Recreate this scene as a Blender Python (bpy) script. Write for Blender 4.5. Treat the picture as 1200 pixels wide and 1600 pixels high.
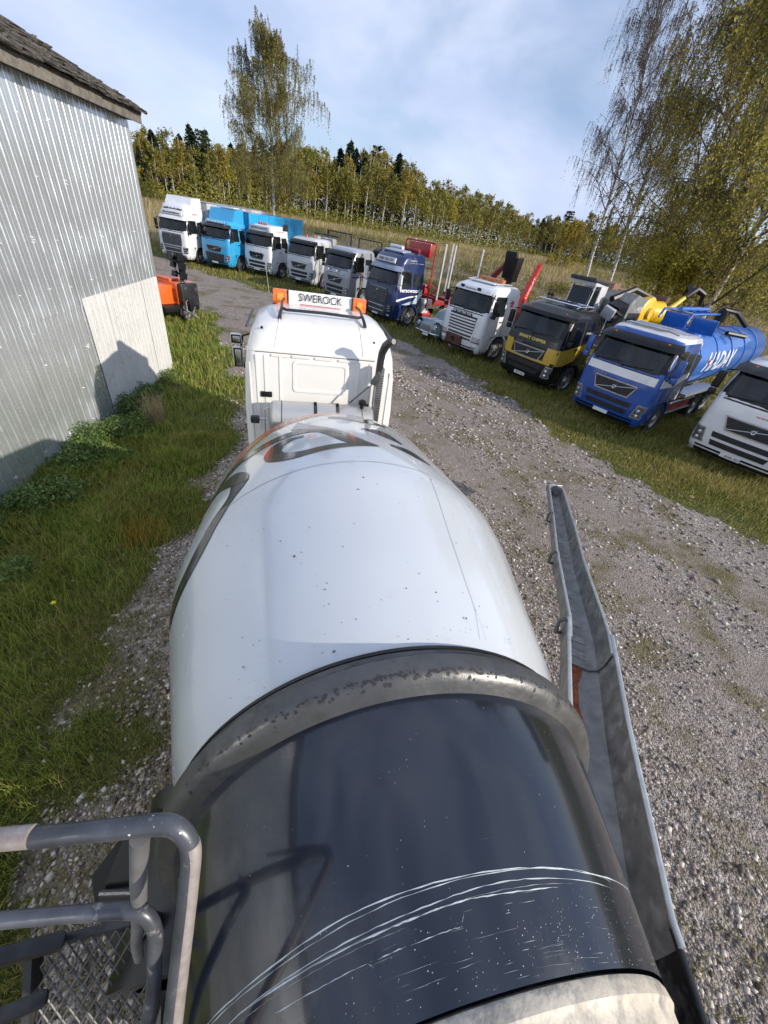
import bpy, bmesh, math, random
import numpy as np
from mathutils import Vector, Matrix, Euler
R = math.radians
rnd = random.Random(7)
scene = bpy.context.scene
for o in list(bpy.data.objects):
    bpy.data.objects.remove(o)
COL = scene.collection

# ------------------------------------------------------------------ camera
CAM = Vector((0, 0, 4.5))
pitch, roll = R(36.5), R(9.75)
fw = Vector((0, math.cos(pitch), -math.sin(pitch)))
u0 = Vector((0, math.sin(pitch), math.cos(pitch)))
r0 = Vector((1, 0, 0))
rt = r0 * math.cos(roll) + u0 * math.sin(roll)
up = -r0 * math.sin(roll) + u0 * math.cos(roll)
cam = bpy.data.cameras.new('camera')
cam.sensor_fit = 'VERTICAL'; cam.sensor_height = 36; cam.lens = 600 / 1600 * 36
cam.clip_start = 0.05; cam.clip_end = 3000
co = bpy.data.objects.new('camera', cam); COL.objects.link(co)
co.matrix_world = Matrix(((rt.x, up.x, -fw.x, CAM.x), (rt.y, up.y, -fw.y, CAM.y), (rt.z, up.z, -fw.z, CAM.z), (0, 0, 0, 1)))
scene.camera = co
# ------------------------------------------------------------------ sky and sun
SUN_AZ, SUN_EL = R(113), R(22)          # clockwise from +Y, above horizon
w = bpy.data.worlds.new('World'); scene.world = w; w.use_nodes = True
nt = w.node_tree; nt.nodes.clear()
N = nt.nodes.new; L = nt.links.new
out = N('ShaderNodeOutputWorld'); bg = N('ShaderNodeBackground'); bg.inputs['Strength'].default_value = 0.13
sky = N('ShaderNodeTexSky'); sky.sky_type = 'NISHITA'; sky.sun_disc = False
sky.sun_elevation = SUN_EL; sky.sun_rotation = SUN_AZ; sky.air_density = 1.0; sky.dust_density = 0.4; sky.ozone_density = 3.5
tc = N('ShaderNodeTexCoord'); mp = N('ShaderNodeMapping'); mp.inputs['Scale'].default_value = (1.0, 1.0, 2.2)
mp.inputs['Location'].default_value = (0.35, 0.2, 0.1)
n1 = N('ShaderNodeTexNoise'); n1.inputs['Scale'].default_value = 2.1; n1.inputs['Detail'].default_value = 7; n1.inputs['Roughness'].default_value = 0.52; n1.inputs['Distortion'].default_value = 0.3
cr = N('ShaderNodeValToRGB'); cr.color_ramp.elements[0].position = 0.36; cr.color_ramp.elements[1].position = 0.54
cr.color_ramp.elements[0].color = (0.42, 0.42, 0.42, 1); cr.color_ramp.elements[1].color = (0.97, 0.97, 0.97, 1)
n2 = N('ShaderNodeTexNoise'); n2.inputs['Scale'].default_value = 3.4; n2.inputs['Detail'].default_value = 5
cc = N('ShaderNodeValToRGB'); cc.color_ramp.elements[0].position = 0.32; cc.color_ramp.elements[1].position = 0.68
cc.color_ramp.elements[0].color = (3.6, 4.4, 6.5, 1); cc.color_ramp.elements[1].color = (5.6, 6.2, 7.7, 1)
mx = N('ShaderNodeMix'); mx.data_type = 'RGBA'
L(tc.outputs['Generated'], mp.inputs['Vector']); L(mp.outputs['Vector'], n1.inputs['Vector']); L(mp.outputs['Vector'], n2.inputs['Vector'])
L(n1.outputs['Fac'], cr.inputs['Fac']); L(n2.outputs['Fac'], cc.inputs['Fac'])
L(cr.outputs['Color'], mx.inputs[0]); L(sky.outputs['Color'], mx.inputs[6]); L(cc.outputs['Color'], mx.inputs[7])
L(mx.outputs[2], bg.inputs['Color']); L(bg.outputs['Background'], out.inputs['Surface'])
sl = bpy.data.lights.new('sun', 'SUN'); sl.energy = 4.3; sl.angle = R(0.6); sl.color = (1.0, 0.91, 0.79)
so = bpy.data.objects.new('sun', sl); COL.objects.link(so)
ts = Vector((math.sin(SUN_AZ) * math.cos(SUN_EL), math.cos(SUN_AZ) * math.cos(SUN_EL), math.sin(SUN_EL)))
so.rotation_euler = ts.to_track_quat('Z', 'Y').to_euler(); so.location = ts * 60
scene.view_settings.view_transform = 'Standard'; scene.view_settings.look = 'None'
scene.view_settings.exposure = 0.16; scene.view_settings.gamma = 1.0; scene.view_settings.use_curve_mapping = False

# ------------------------------------------------------------------ materials
MATS = {}
def mat(name, col, rough=0.5, metal=0.0, var=0.12, vscale=6.0, bump=0.0, bscale=60.0, coat=0.0, spec=0.5, dirt=None, dirtamt=0.0, dscale=3.0, emis=0.0):
    if name in MATS: return MATS[name]
    m = bpy.data.materials.new(name); m.use_nodes = True; t = m.node_tree; b = t.nodes['Principled BSDF']
    b.inputs['Roughness'].default_value = rough; b.inputs['Metallic'].default_value = metal
    b.inputs['Coat Weight'].default_value = coat; b.inputs['Coat Roughness'].default_value = 0.06
    b.inputs['Specular IOR Level'].default_value = spec
    tcn = t.nodes.new('ShaderNodeTexCoord'); nn = t.nodes.new('ShaderNodeTexNoise'); nn.inputs['Scale'].default_value = vscale; nn.inputs['Detail'].default_value = 6
    t.links.new(tcn.outputs['Object'], nn.inputs['Vector'])
    rp = t.nodes.new('ShaderNodeValToRGB'); e = rp.color_ramp.elements
    e[0].position = 0.3; e[1].position = 0.7
    e[0].color = tuple(max(0, c * (1 - var)) for c in col[:3]) + (1,); e[1].color = tuple(min(1, c * (1 + var)) for c in col[:3]) + (1,)
    t.links.new(nn.outputs['Fac'], rp.inputs['Fac']); last = rp.outputs['Color']
    if dirt:
        n3 = t.nodes.new('ShaderNodeTexNoise'); n3.inputs['Scale'].default_value = dscale; n3.inputs['Detail'].default_value = 9; n3.inputs['Roughness'].default_value = 0.65
        t.links.new(tcn.outputs['Object'], n3.inputs['Vector'])
        r3 = t.nodes.new('ShaderNodeValToRGB'); r3.color_ramp.elements[0].position = 0.62 - 0.25 * dirtamt; r3.color_ramp.elements[1].position = 0.78 - 0.15 * dirtamt
        t.links.new(n3.outputs['Fac'], r3.inputs['Fac'])
        mm = t.nodes.new('ShaderNodeMix'); mm.data_type = 'RGBA'; mm.inputs[7].default_value = tuple(dirt) + (1,)
        t.links.new(r3.outputs['Color'], mm.inputs[0]); t.links.new(last, mm.inputs[6]); last = mm.outputs[2]
        rr = t.nodes.new('ShaderNodeMapRange'); rr.inputs['To Min'].default_value = rough; rr.inputs['To Max'].default_value = min(1, rough + 0.45)
        t.links.new(r3.outputs['Color'], rr.inputs['Value']); t.links.new(rr.outputs['Result'], b.inputs['Roughness'])
    t.links.new(last, b.inputs['Base Color'])
    if bump:
        nb = t.nodes.new('ShaderNodeTexNoise'); nb.inputs['Scale'].default_value = bscale; nb.inputs['Detail'].default_value = 4
        t.links.new(tcn.outputs['Object'], nb.inputs['Vector'])
        bn = t.nodes.new('ShaderNodeBump'); bn.inputs['Strength'].default_value = bump; bn.inputs['Distance'].default_value = 0.02
        t.links.new(nb.outputs['Fac'], bn.inputs['Height']); t.links.new(bn.outputs['Normal'], b.inputs['Normal'])
    if emis:
        b.inputs['Emission Color'].default_value = tuple(col[:3]) + (1,); b.inputs['Emission Strength'].default_value = emis
    MATS[name] = m
    return m
def leafmat(name, cols, trans=0.35, rough=0.6, patch=None):
    if name in MATS: return MATS[name]
    m = bpy.data.materials.new(name); m.use_nodes = True; t = m.node_tree; b = t.nodes['Principled BSDF']
    g = t.nodes.new('ShaderNodeNewGeometry'); rp = t.nodes.new('ShaderNodeValToRGB'); e = rp.color_ramp.elements
    while len(e) < len(cols): e.new(0.5)
    for i, c in enumerate(cols): e[i].position = i / (len(cols) - 1); e[i].color = tuple(c) + (1,)
    t.links.new(g.outputs['Random Per Island'], rp.inputs['Fac'])
    src = rp.outputs['Color']
    if patch:
        tc_ = t.nodes.new('ShaderNodeTexCoord'); nz_ = t.nodes.new('ShaderNodeTexNoise'); nz_.inputs['Scale'].default_value = patch[0]; nz_.inputs['Detail'].default_value = 5; nz_.inputs['Roughness'].default_value = .65
        t.links.new(tc_.outputs['Object'], nz_.inputs['Vector']); r_ = t.nodes.new('ShaderNodeValToRGB'); r_.color_ramp.elements[0].position = .46; r_.color_ramp.elements[1].position = .62; t.links.new(nz_.outputs['Fac'], r_.inputs['Fac'])
        q_ = t.nodes.new('ShaderNodeMath'); q_.operation = 'MULTIPLY'; q_.inputs[1].default_value = patch[2]; t.links.new(r_.outputs['Color'], q_.inputs[0])
        m_ = t.nodes.new('ShaderNodeMix'); m_.data_type = 'RGBA'; m_.inputs[7].default_value = tuple(patch[1]) + (1,); t.links.new(q_.outputs[0], m_.inputs[0]); t.links.new(src, m_.inputs[6]); src = m_.outputs[2]
    ob = t.nodes.new('ShaderNodeObjectInfo'); hs = t.nodes.new('ShaderNodeHueSaturation')
    mr = t.nodes.new('ShaderNodeMapRange'); mr.inputs['To Min'].default_value = 0.8; mr.inputs['To Max'].default_value = 1.2
    t.links.new(ob.outputs['Random'], mr.inputs['Value']); t.links.new(mr.outputs['Result'], hs.inputs['Value']); t.links.new(src, hs.inputs['Color'])
    t.links.new(hs.outputs['Color'], b.inputs['Base Color']); b.inputs['Roughness'].default_value = rough; b.inputs['Specular IOR Level'].default_value = 0.25
    tr = t.nodes.new('ShaderNodeBsdfTranslucent'); t.links.new(hs.outputs['Color'], tr.inputs['Color'])
    ms = t.nodes.new('ShaderNodeMixShader'); ms.inputs[0].default_value = trans
    o = t.nodes['Material Output']; t.links.new(b.outputs[0], ms.inputs[1]); t.links.new(tr.outputs[0], ms.inputs[2]); t.links.new(ms.outputs[0], o.inputs['Surface'])
    MATS[name] = m
    return m
def glass(name='window_glass', col=(0.012, 0.016, 0.018)):
    if name in MATS: return MATS[name]
    m = mat(name, col, 0.04, 0, 0.3, 1.5, bump=0.5, bscale=1.3, spec=0.4, coat=0.0); return m

WHITE = mat('white_paint', (0.74, 0.75, 0.75), 0.32, var=0.05, vscale=2, coat=0.4, dirt=(0.45, 0.43, 0.39), dirtamt=0.12)
CABWHITE = mat('cream_white_paint', (0.74, 0.73, 0.70), 0.30, var=0.04, vscale=2, coat=0.5, dirt=(0.62, 0.60, 0.55), dirtamt=0.2, dscale=2)
BLACK = mat('black_plastic', (0.010, 0.010, 0.011), 0.38, var=0.3, spec=0.35)
TRIM = mat('charcoal_trim', (0.022, 0.023, 0.027), 0.36, var=0.3, dirt=(0.08, 0.075, 0.07), dirtamt=0.25)
DGREY = mat('dark_grey_metal', (0.09, 0.095, 0.10), 0.45, 0.4, var=0.3, dirt=(0.2, 0.19, 0.17), dirtamt=0.4)
STEEL = mat('galvanised_tube', (0.55, 0.56, 0.57), 0.38, 0.8, var=0.15, vscale=12)
CHROME = mat('chrome', (0.75, 0.76, 0.78), 0.15, 1.0, var=0.05)
RUBBER = mat('tyre_rubber', (0.022, 0.022, 0.023), 0.85, var=0.3, bump=0.3, bscale=90, dirt=(0.10, 0.09, 0.075), dirtamt=0.4, dscale=6)
RIM = mat('rim_steel', (0.38, 0.38, 0.38), 0.45, 0.6, var=0.2, dirt=(0.15, 0.11, 0.08), dirtamt=0.4, dscale=8)
GLASS = glass()
def clear_glass():
    m = bpy.data.materials.new('windscreen_glass'); m.use_nodes = True; t = m.node_tree; t.nodes.clear(); o = t.nodes.new('ShaderNodeOutputMaterial')
    tr = t.nodes.new('ShaderNodeBsdfTransparent'); tr.inputs['Color'].default_value = (.62, .68, .66, 1); gl = t.nodes.new('ShaderNodeBsdfGlossy'); gl.inputs['Roughness'].default_value = .03
    fr = t.nodes.new('ShaderNodeFresnel'); fr.inputs['IOR'].default_value = 1.6; mx = t.nodes.new('ShaderNodeMixShader'); nz = t.nodes.new('ShaderNodeTexNoise'); nz.inputs['Scale'].default_value = 1.2; tcn = t.nodes.new('ShaderNodeTexCoord'); bp = t.nodes.new('ShaderNodeBump'); bp.inputs['Strength'].default_value = .25; bp.inputs['Distance'].default_value = .02
    t.links.new(tcn.outputs['Object'], nz.inputs['Vector']); t.links.new(nz.outputs['Fac'], bp.inputs['Height']); t.links.new(bp.outputs['Normal'], gl.inputs['Normal'])
    t.links.new(fr.outputs[0], mx.inputs[0]); t.links.new(tr.outputs[0], mx.inputs[1]); t.links.new(gl.outputs[0], mx.inputs[2]); t.links.new(mx.outputs[0], o.inputs['Surface']); return m
CLEAR = clear_glass()
LENS = mat('headlamp_lens', (0.55, 0.58, 0.62), 0.08, 0.6, var=0.25, vscale=30, coat=1.0)
AMBER = mat('amber_lens', (0.80, 0.16, 0.02), 0.18, 0, var=0.25, vscale=25, coat=0.8)
REDL = mat('red_lens', (0.55, 0.02, 0.015), 0.2, 0, var=0.2, coat=0.6)
TEXTD = mat('dark_lettering', (0.02, 0.02, 0.022), 0.5, var=0.1)
TEXTW = mat('white_lettering', (0.75, 0.75, 0.75), 0.5, var=0.05)
RED = mat('red_paint', (0.42, 0.02, 0.02), 0.38, var=0.2, coat=0.3, dirt=(0.12, 0.04, 0.03), dirtamt=0.3)
PLATE = mat('plate_white', (0.7, 0.7, 0.68), 0.5, var=0.05)

# ------------------------------------------------------------------ mesh helpers
def V(*a): return Vector(a)
class B:
    def __init__(s): s.bm = bmesh.new()
    def box(s, c, d, rot=None, bev=0.0, seg=2):
        b = bmesh.new(); bmesh.ops.create_cube(b, size=1.0)
        bmesh.ops.scale(b, vec=d, verts=b.verts)
        if bev: bmesh.ops.bevel(b, geom=b.edges[:], offset=bev, segments=seg, affect='EDGES', profile=0.6)
        if rot: bmesh.ops.rotate(b, cent=(0, 0, 0), matrix=Euler(rot).to_matrix(), verts=b.verts)
        bmesh.ops.translate(b, vec=c, verts=b.verts)
        s.merge(b); return s
    def merge(s, b):
        me = bpy.data.meshes.new('t'); b.to_mesh(me); b.free(); s.bm.from_mesh(me); bpy.data.meshes.remove(me)
    def tube(s, pts, r, n=10, cap=True, flat=None):
        pts = [Vector(p) for p in pts]; rs = r if isinstance(r, (list, tuple)) else [r] * len(pts)
        rings = []; prev = None
        for i, p in enumerate(pts):
            t = (pts[min(i + 1, len(pts) - 1)] - pts[max(i - 1, 0)]).normalized()
            if prev is None:
                a = Vector((0, 0, 1)) if abs(t.z) < 0.9 else Vector((1, 0, 0)); prev = t.cross(a).normalized()
            x = (prev - t * prev.dot(t)).normalized(); y = t.cross(x); prev = x
            rings.append([s.bm.verts.new(p + (x * math.cos(2 * math.pi * k / n) + y * math.sin(2 * math.pi * k / n)) * rs[i]) for k in range(n)])
        for a, b in zip(rings[:-1], rings[1:]):
            for k in range(n): s.bm.faces.new((a[k], a[(k + 1) % n], b[(k + 1) % n], b[k]))
        if cap:
            s.bm.faces.new(rings[0][::-1]); s.bm.faces.new(rings[-1])
        return s
    def cyl(s, a, b, r, r2=None, n=16): return s.tube([a, b], [r, r if r2 is None else r2], n)
    def lathe(s, prof, o, ax, n=48, th0=0.0, th1=2 * math.pi, ref=None):
        ax = Vector(ax).normalized(); x = Vector(ref) if ref else (ax.cross(Vector((0, 0, 1))).normalized() if abs(ax.z) < 0.9 else Vector((1, 0, 0)))
        y = ax.cross(x); o = Vector(o); full = abs(th1 - th0 - 2 * math.pi) < 1e-6; m = n if full else n + 1
        rings = [[s.bm.verts.new(o + ax * a + (x * math.cos(th0 + (th1 - th0) * k / n) + y * math.sin(th0 + (th1 - th0) * k / n)) * r) for k in range(m)] for a, r in prof]
        for a, b in zip(rings[:-1], rings[1:]):
            for k in range(n if full else n): s.bm.faces.new((a[k], a[(k + 1) % m], b[(k + 1) % m], b[k]))
        return s
    def grid(s, rows, close=False):
        vs = [[s.bm.verts.new(p) for p in r] for r in rows]
        for a, b in zip(vs[:-1], vs[1:]):
            for k in range(len(a) - 1): s.bm.faces.new((a[k], a[k + 1], b[k + 1], b[k]))
            if close: s.bm.faces.new((a[-1], a[0], b[0], b[-1]))
        return vs
    def prism(s, poly, a, b, axis='x'):
        def P(p, t): return {'x': (t, p[0], p[1]), 'y': (p[0], t, p[1]), 'z': (p[0], p[1], t)}[axis]
        A = [s.bm.verts.new(P(p, a)) for p in poly]; C = [s.bm.verts.new(P(p, b)) for p in poly]; n = len(poly)
        s.bm.faces.new(A); s.bm.faces.new(C[::-1])
        for k in range(n): s.bm.faces.new((A[k], C[k], C[(k + 1) % n], A[(k + 1) % n]))
        return s
    def quad(s, *p): s.bm.faces.new([s.bm.verts.new(q) for q in p]); return s
    def done(s, name, m, parent=None, smooth=30, fix=True, **kw):
        if fix: bmesh.ops.recalc_face_normals(s.bm, faces=s.bm.faces)
        me = bpy.data.meshes.new(name); s.bm.to_mesh(me); s.bm.free(); return link(name, me, m, parent, smooth, **kw)
def link(name, me, m, parent=None, smooth=30, label=None, cat=None, group=None, kind=None, loc=None, rot=None):
    if m is not None:
        for q in (m if isinstance(m, (list, tuple)) else [m]): me.materials.append(q)
    if smooth:
        me.polygons.foreach_set('use_smooth', [True] * len(me.polygons))
        me.set_sharp_from_angle(angle=R(smooth))
    o = bpy.data.objects.new(name, me); COL.objects.link(o)
    if parent: o.parent = parent
    tag(o, label, cat, group, kind)
    if loc is not None: o.location = loc
    if rot is not None: o.rotation_euler = rot
    return o
def tag(o, label=None, cat=None, group=None, kind=None):
    if label: o['label'] = label
    if cat: o['category'] = cat
    if group: o['group'] = group
    if kind: o['kind'] = kind
    return o
def thing(name, label, cat, loc=(0, 0, 0), rz=0.0, group=None):
    o = bpy.data.objects.new(name, None); o.empty_display_size = 0.3; COL.objects.link(o); o.location = loc; o.rotation_euler = (0, 0, rz)
    return tag(o, label, cat, group)
FONT_CACHE = {}
def text(s, name, m, parent, loc, size, rot, width=None, ext=0.004, shear=0.0, bold=0.0, align='CENTER'):
    cu = bpy.data.curves.new(name, 'FONT'); cu.body = s; cu.size = size; cu.extrude = ext; cu.align_x = align; cu.align_y = 'CENTER'; cu.shear = shear; cu.offset = bold; cu.resolution_u = 3
    tmp = bpy.data.objects.new('tmp', cu); COL.objects.link(tmp)
    bpy.context.view_layer.update()
    me = bpy.data.meshes.new_from_object(tmp.evaluated_get(bpy.context.evaluated_depsgraph_get())); bpy.data.objects.remove(tmp)
    if width:
        xs = [v.co.x for v in me.vertices]; k = width / (max(xs) - min(xs))
        for v in me.vertices: v.co.x *= k
    me.name = name
    for i in range(len(me.materials)): me.materials.pop()
    return link(name, me, m, parent, 0, loc=loc, rot=rot)
def from_np(name, verts, faces, m, smooth=0, **kw):
    """verts (n,3); faces (k,3 or 4) int array"""
    me = bpy.data.meshes.new(name); me.vertices.add(len(verts)); me.vertices.foreach_set('co', np.asarray(verts, np.float32).ravel())
    k = faces.shape[1]; me.loops.add(faces.size); me.loops.foreach_set('vertex_index', faces.astype(np.int32).ravel())
    me.polygons.add(len(faces)); me.polygons.foreach_set('loop_start', np.arange(0, faces.size, k, dtype=np.int32)); 
    me.update(calc_edges=True)
    if smooth:
        me.polygons.foreach_set('use_smooth', [True] * len(me.polygons))
    return link(name, me, m, smooth=0, **kw) if kw.get('obj', True) else me
def np_mesh(name, verts, faces):
    me = bpy.data.meshes.new(name); me.vertices.add(len(verts)); me.vertices.foreach_set('co', np.asarray(verts, np.float32).ravel())
    k = faces.shape[1]; me.loops.add(faces.size); me.loops.foreach_set('vertex_index', faces.astype(np.int32).ravel())
    me.polygons.add(len(faces)); me.polygons.foreach_set('loop_start', np.arange(0, faces.size, k, dtype=np.int32)); me.update(calc_edges=True)
    return me
rng = np.random.default_rng(11)
# ------------------------------------------------------------------ ground
VERGE = np.array([(60, -40), (25, -7), (12, 3.6), (8.7, 7.2), (6.5, 9.2), (3.9, 13.2), (1.2, 18.3), (-2.5, 21.9), (-6.5, 25.2), (-12, 28.6), (-20.4, 32.9), (-42, 42), (-90, 60)], float)
LAWN = np.array([(-1.6, -14), (-1.6, -3), (-1.75, 0), (-2.05, 1.5), (-2.8, 3.5), (-3.35, 7), (-4.6, 11.3), (-6.6, 15), (-9.6, 19.6), (-14.5, 25.5), (-22, 29.5), (-42, 38), (-90, 55)], float)
def sdist(P, line):
    """signed distance to polyline; positive on the right-hand side of its direction"""
    best = np.full(len(P), 1e9); sg = np.ones(len(P))
    for a, b in zip(line[:-1], line[1:]):
        ab = b - a; t = np.clip(((P - a) @ ab) / (ab @ ab), 0, 1); q = a + t[:, None] * ab; d = np.hypot(*(P - q).T)
        cr_ = ab[0] * (P[:, 1] - a[1]) - ab[1] * (P[:, 0] - a[0]); m = d < best - 1e-9
        best = np.where(m, d, best); sg = np.where(m, np.where(cr_ > 0, -1.0, 1.0), sg)
    return best * sg
def vnoise(P, sc, seed=0):
    q = P * sc + seed * 17.3; i = np.floor(q).astype(int); fr = q - i; fr = fr * fr * (3 - 2 * fr)
    def h(a, b):
        v = np.sin(a * 127.1 + b * 311.7 + seed * 74.7) * 43758.5453; return v - np.floor(v)
    x, y = i[:, 0], i[:, 1]
    return (h(x, y) * (1 - fr[:, 0]) + h(x + 1, y) * fr[:, 0]) * (1 - fr[:, 1]) + (h(x, y + 1) * (1 - fr[:, 0]) + h(x + 1, y + 1) * fr[:, 0]) * fr[:, 1]
def grassiness(P):
    """>0 grass, metres into it; noise-broken edge"""
    a = sdist(P, LAWN) * -1.0; b = sdist(P, VERGE)
    n = (vnoise(P, 1.1, 1) - 0.5) * 1.3 + (vnoise(P, 3.3, 2) - 0.5) * 0.6
    return np.maximum(a, b) + n, a, b
# orientation check: a point on the lawn must be positive
if sdist(np.array([[-5.0, 3.0]]), LAWN)[0] > 0: pass
def elev(P):
    r = np.hypot(P[:, 0], P[:, 1]); t = np.clip((r - 33) / 32, 0, 1); t = t * t * (3 - 2 * t)
    fwdness = np.clip((P[:, 1] + 10) / 20, 0, 1)
    return 2.35 * t * fwdness + np.clip((r - 65) / 60, 0, 1) * 0.45 * fwdness
def tz(x, y): return float(elev(np.array([[x, y]], float))[0])
_t = sdist(np.array([[-5.0, 3.0], [10.0, 15.0]]), LAWN); LS = -1.0 if _t[0] < 0 else 1.0
_t2 = sdist(np.array([[10.0, 15.0]]), VERGE); VS = 1.0 if _t2[0] > 0 else -1.0
def grassiness(P):
    a = sdist(P, LAWN) * LS; b = sdist(P, VERGE) * VS
    n = (vnoise(P, 1.1, 1) - 0.5) * 1.1 + (vnoise(P, 3.3, 2) - 0.5) * 0.6
    return np.maximum(a, b) + n, a, b
def build_ground():
    u = np.linspace(-1, 1, 420); k = 5.2
    g = np.sinh(u * k) / np.sinh(k) * 900
    X, Y = np.meshgrid(g, g + 6.0); P = np.stack([X.ravel(), Y.ravel()], -1)
    z = elev(P); gr, a, b = grassiness(P)
    near = np.exp(-(P[:, 0] ** 2 + P[:, 1] ** 2) / 1600.0)
    z = z + near * ((vnoise(P, 0.35, 5) - 0.5) * 0.07 + (vnoise(P, 1.7, 6) - 0.5) * 0.03 - 0.02)
    ruts = np.exp(-((sdist(P, VERGE) * VS + 2.3) / 0.55) ** 2) + np.exp(-((sdist(P, VERGE) * VS + 4.3) / 0.55) ** 2)
    z = z - 0.03 * ruts
    n = len(g); i = np.arange(n * n).reshape(n, n); F = np.stack([i[:-1, :-1].ravel(), i[:-1, 1:].ravel(), i[1:, 1:].ravel(), i[1:, :-1].ravel()], -1)
    me = np_mesh('ground', np.column_stack([P, z]), F)
    at1 = me.attributes.new('grass', 'FLOAT', 'POINT'); at1.data.foreach_set('value', np.clip(gr / 0.7 + 0.3, 0, 1).astype(np.float32))
    dry = np.clip((np.hypot(P[:, 0], P[:, 1]) - 34) / 14, 0, 1) * np.clip(b / 6, 0, 1)
    at2 = me.attributes.new('dry', 'FLOAT', 'POINT'); at2.data.foreach_set('value', dry.astype(np.float32))
    at3 = me.attributes.new('rut', 'FLOAT', 'POINT'); at3.data.foreach_set('value', (np.clip(ruts, 0, 1)).astype(np.float32))
    m = bpy.data.materials.new('ground_soil_and_gravel'); m.use_nodes = True; t = m.node_tree; b_ = t.nodes['Principled BSDF']; nn = t.nodes.new; lk = t.links.new
    tcn = nn('ShaderNodeTexCoord')
    def noise(sc, det=6, ro=0.6):
        q = nn('ShaderNodeTexNoise'); q.inputs['Scale'].default_value = sc; q.inputs['Detail'].default_value = det; q.inputs['Roughness'].default_value = ro; lk(tcn.outputs['Object'], q.inputs['Vector']); return q
    def ramp(src, stops):
        r = nn('ShaderNodeValToRGB'); e = r.color_ramp.elements
        while len(e) < len(stops): e.new(0.5)
        for i_, (p_, c_) in enumerate(stops): e[i_].position = p_; e[i_].color = tuple(c_) + (1,)
        lk(src, r.inputs['Fac']); return r
    def mix(fac, a_, c_, mode='MIX'):
        q = nn('ShaderNodeMix'); q.data_type = 'RGBA'; q.blend_type = mode
        if isinstance(fac, float): q.inputs[0].default_value = fac
        else: lk(fac, q.inputs[0])
        for s_, v in ((6, a_), (7, c_)):
            if isinstance(v, tuple): q.inputs[s_].default_value = v + (1,)
            else: lk(v, q.inputs[s_])
        return q.outputs[2]
    vo = nn('ShaderNodeTexVoronoi'); vo.inputs['Scale'].default_value = 24; lk(tcn.outputs['Object'], vo.inputs['Vector'])
    vo2 = nn('ShaderNodeTexVoronoi'); vo2.inputs['Scale'].default_value = 55; lk(tcn.outputs['Object'], vo2.inputs['Vector'])
    sep = nn('ShaderNodeSeparateColor'); lk(vo.outputs['Color'], sep.inputs[0]); sep2 = nn('ShaderNodeSeparateColor'); lk(vo2.outputs['Color'], sep2.inputs[0])
    st1 = ramp(sep.outputs[0], [(0.0, (0.055, 0.043, 0.035)), (0.35, (0.205, 0.168, 0.142)), (0.7, (0.37, 0.312, 0.268)), (0.93, (0.58, 0.51, 0.45)), (1.0, (0.62, 0.58, 0.54))])
    st2 = ramp(sep2.outputs[1], [(0.0, (0.06, 0.047, 0.038)), (0.5, (0.25, 0.215, 0.188)), (0.9, (0.45, 0.40, 0.355)), (1.0, (0.55, 0.51, 0.47))])
    stones = mix(0.5, st1.outputs['Color'], st2.outputs['Color'])
    big = noise(0.22, 5); dirtm = ramp(big.outputs['Fac'], [(0.42, (0, 0, 0)), (0.62, (1, 1, 1))])
    soil = ramp(noise(7, 8, .7).outputs['Fac'], [(0.3, (0.20, 0.166, 0.14)), (0.7, (0.34, 0.29, 0.25))])
    atr = nn('ShaderNodeAttribute'); atr.attribute_name = 'rut'
    f0 = nn('ShaderNodeMath'); f0.operation = 'MULTIPLY'; lk(dirtm.outputs['Color'], f0.inputs[0]); f0.inputs[1].default_value = 0.45
    fm = nn('ShaderNodeMath'); fm.operation = 'MAXIMUM'; lk(f0.outputs[0], fm.inputs[0])
    f1 = nn('ShaderNodeMath'); f1.operation = 'MULTIPLY'; lk(atr.outputs['Fac'], f1.inputs[0]); f1.inputs[1].default_value = 0.85; lk(f1.outputs[0], fm.inputs[1])
    gravel = mix(fm.outputs[0], stones, soil.outputs['Color'])
    # moss and low weed patches in the gravel
    ms_ = noise(0.85, 7, .65); mossm = ramp(ms_.outputs['Fac'], [(0.50, (0, 0, 0)), (0.64, (0.8, 0.8, 0.8))])
    mc = ramp(noise(22, 5).outputs['Fac'], [(0.3, (0.07, 0.055, 0.02)), (0.55, (0.14, 0.12, 0.035)), (0.8, (0.24, 0.19, 0.09))])
    gravel = mix(mossm.outputs['Color'], gravel, mc.outputs['Color'])
    gc = ramp(noise(9, 8, .7).outputs['Fac'], [(0.28, (0.045, 0.055, 0.015)), (0.5, (0.09, 0.10, 0.025)), (0.75, (0.17, 0.15, 0.05))])
    dc = ramp(noise(0.9, 9, .75).outputs['Fac'], [(0.3, (0.10, 0.10, 0.035)), (0.5, (0.36, 0.28, 0.15)), (0.72, (0.50, 0.40, 0.24))])
    a1 = nn('ShaderNodeAttribute'); a1.attribute_name = 'grass'; a2 = nn('ShaderNodeAttribute'); a2.attribute_name = 'dry'
    gg = mix(a2.outputs['Fac'], gc.outputs['Color'], dc.outputs['Color'])
    sm = nn('ShaderNodeMath'); sm.operation = 'ADD'; nz = noise(5, 6, .7); s0 = nn('ShaderNodeMath'); s0.operation = 'MULTIPLY_ADD'; lk(nz.outputs['Fac'], s0.inputs[0]); s0.inputs[1].default_value = 1.2; s0.inputs[2].default_value = -0.6
    lk(a1.outputs['Fac'], sm.inputs[0]); lk(s0.outputs[0], sm.inputs[1]); gm = ramp(sm.outputs[0], [(0.38, (0, 0, 0)), (0.62, (1, 1, 1))])
    col = mix(gm.outputs['Color'], gravel, gg); lk(col, b_.inputs['Base Color']); b_.inputs['Roughness'].default_value = 0.9; b_.inputs['Specular IOR Level'].default_value = 0.25
    bp = nn('ShaderNodeBump'); bp.inputs['Strength'].default_value = 0.9; bp.inputs['Distance'].default_value = 0.02
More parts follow.
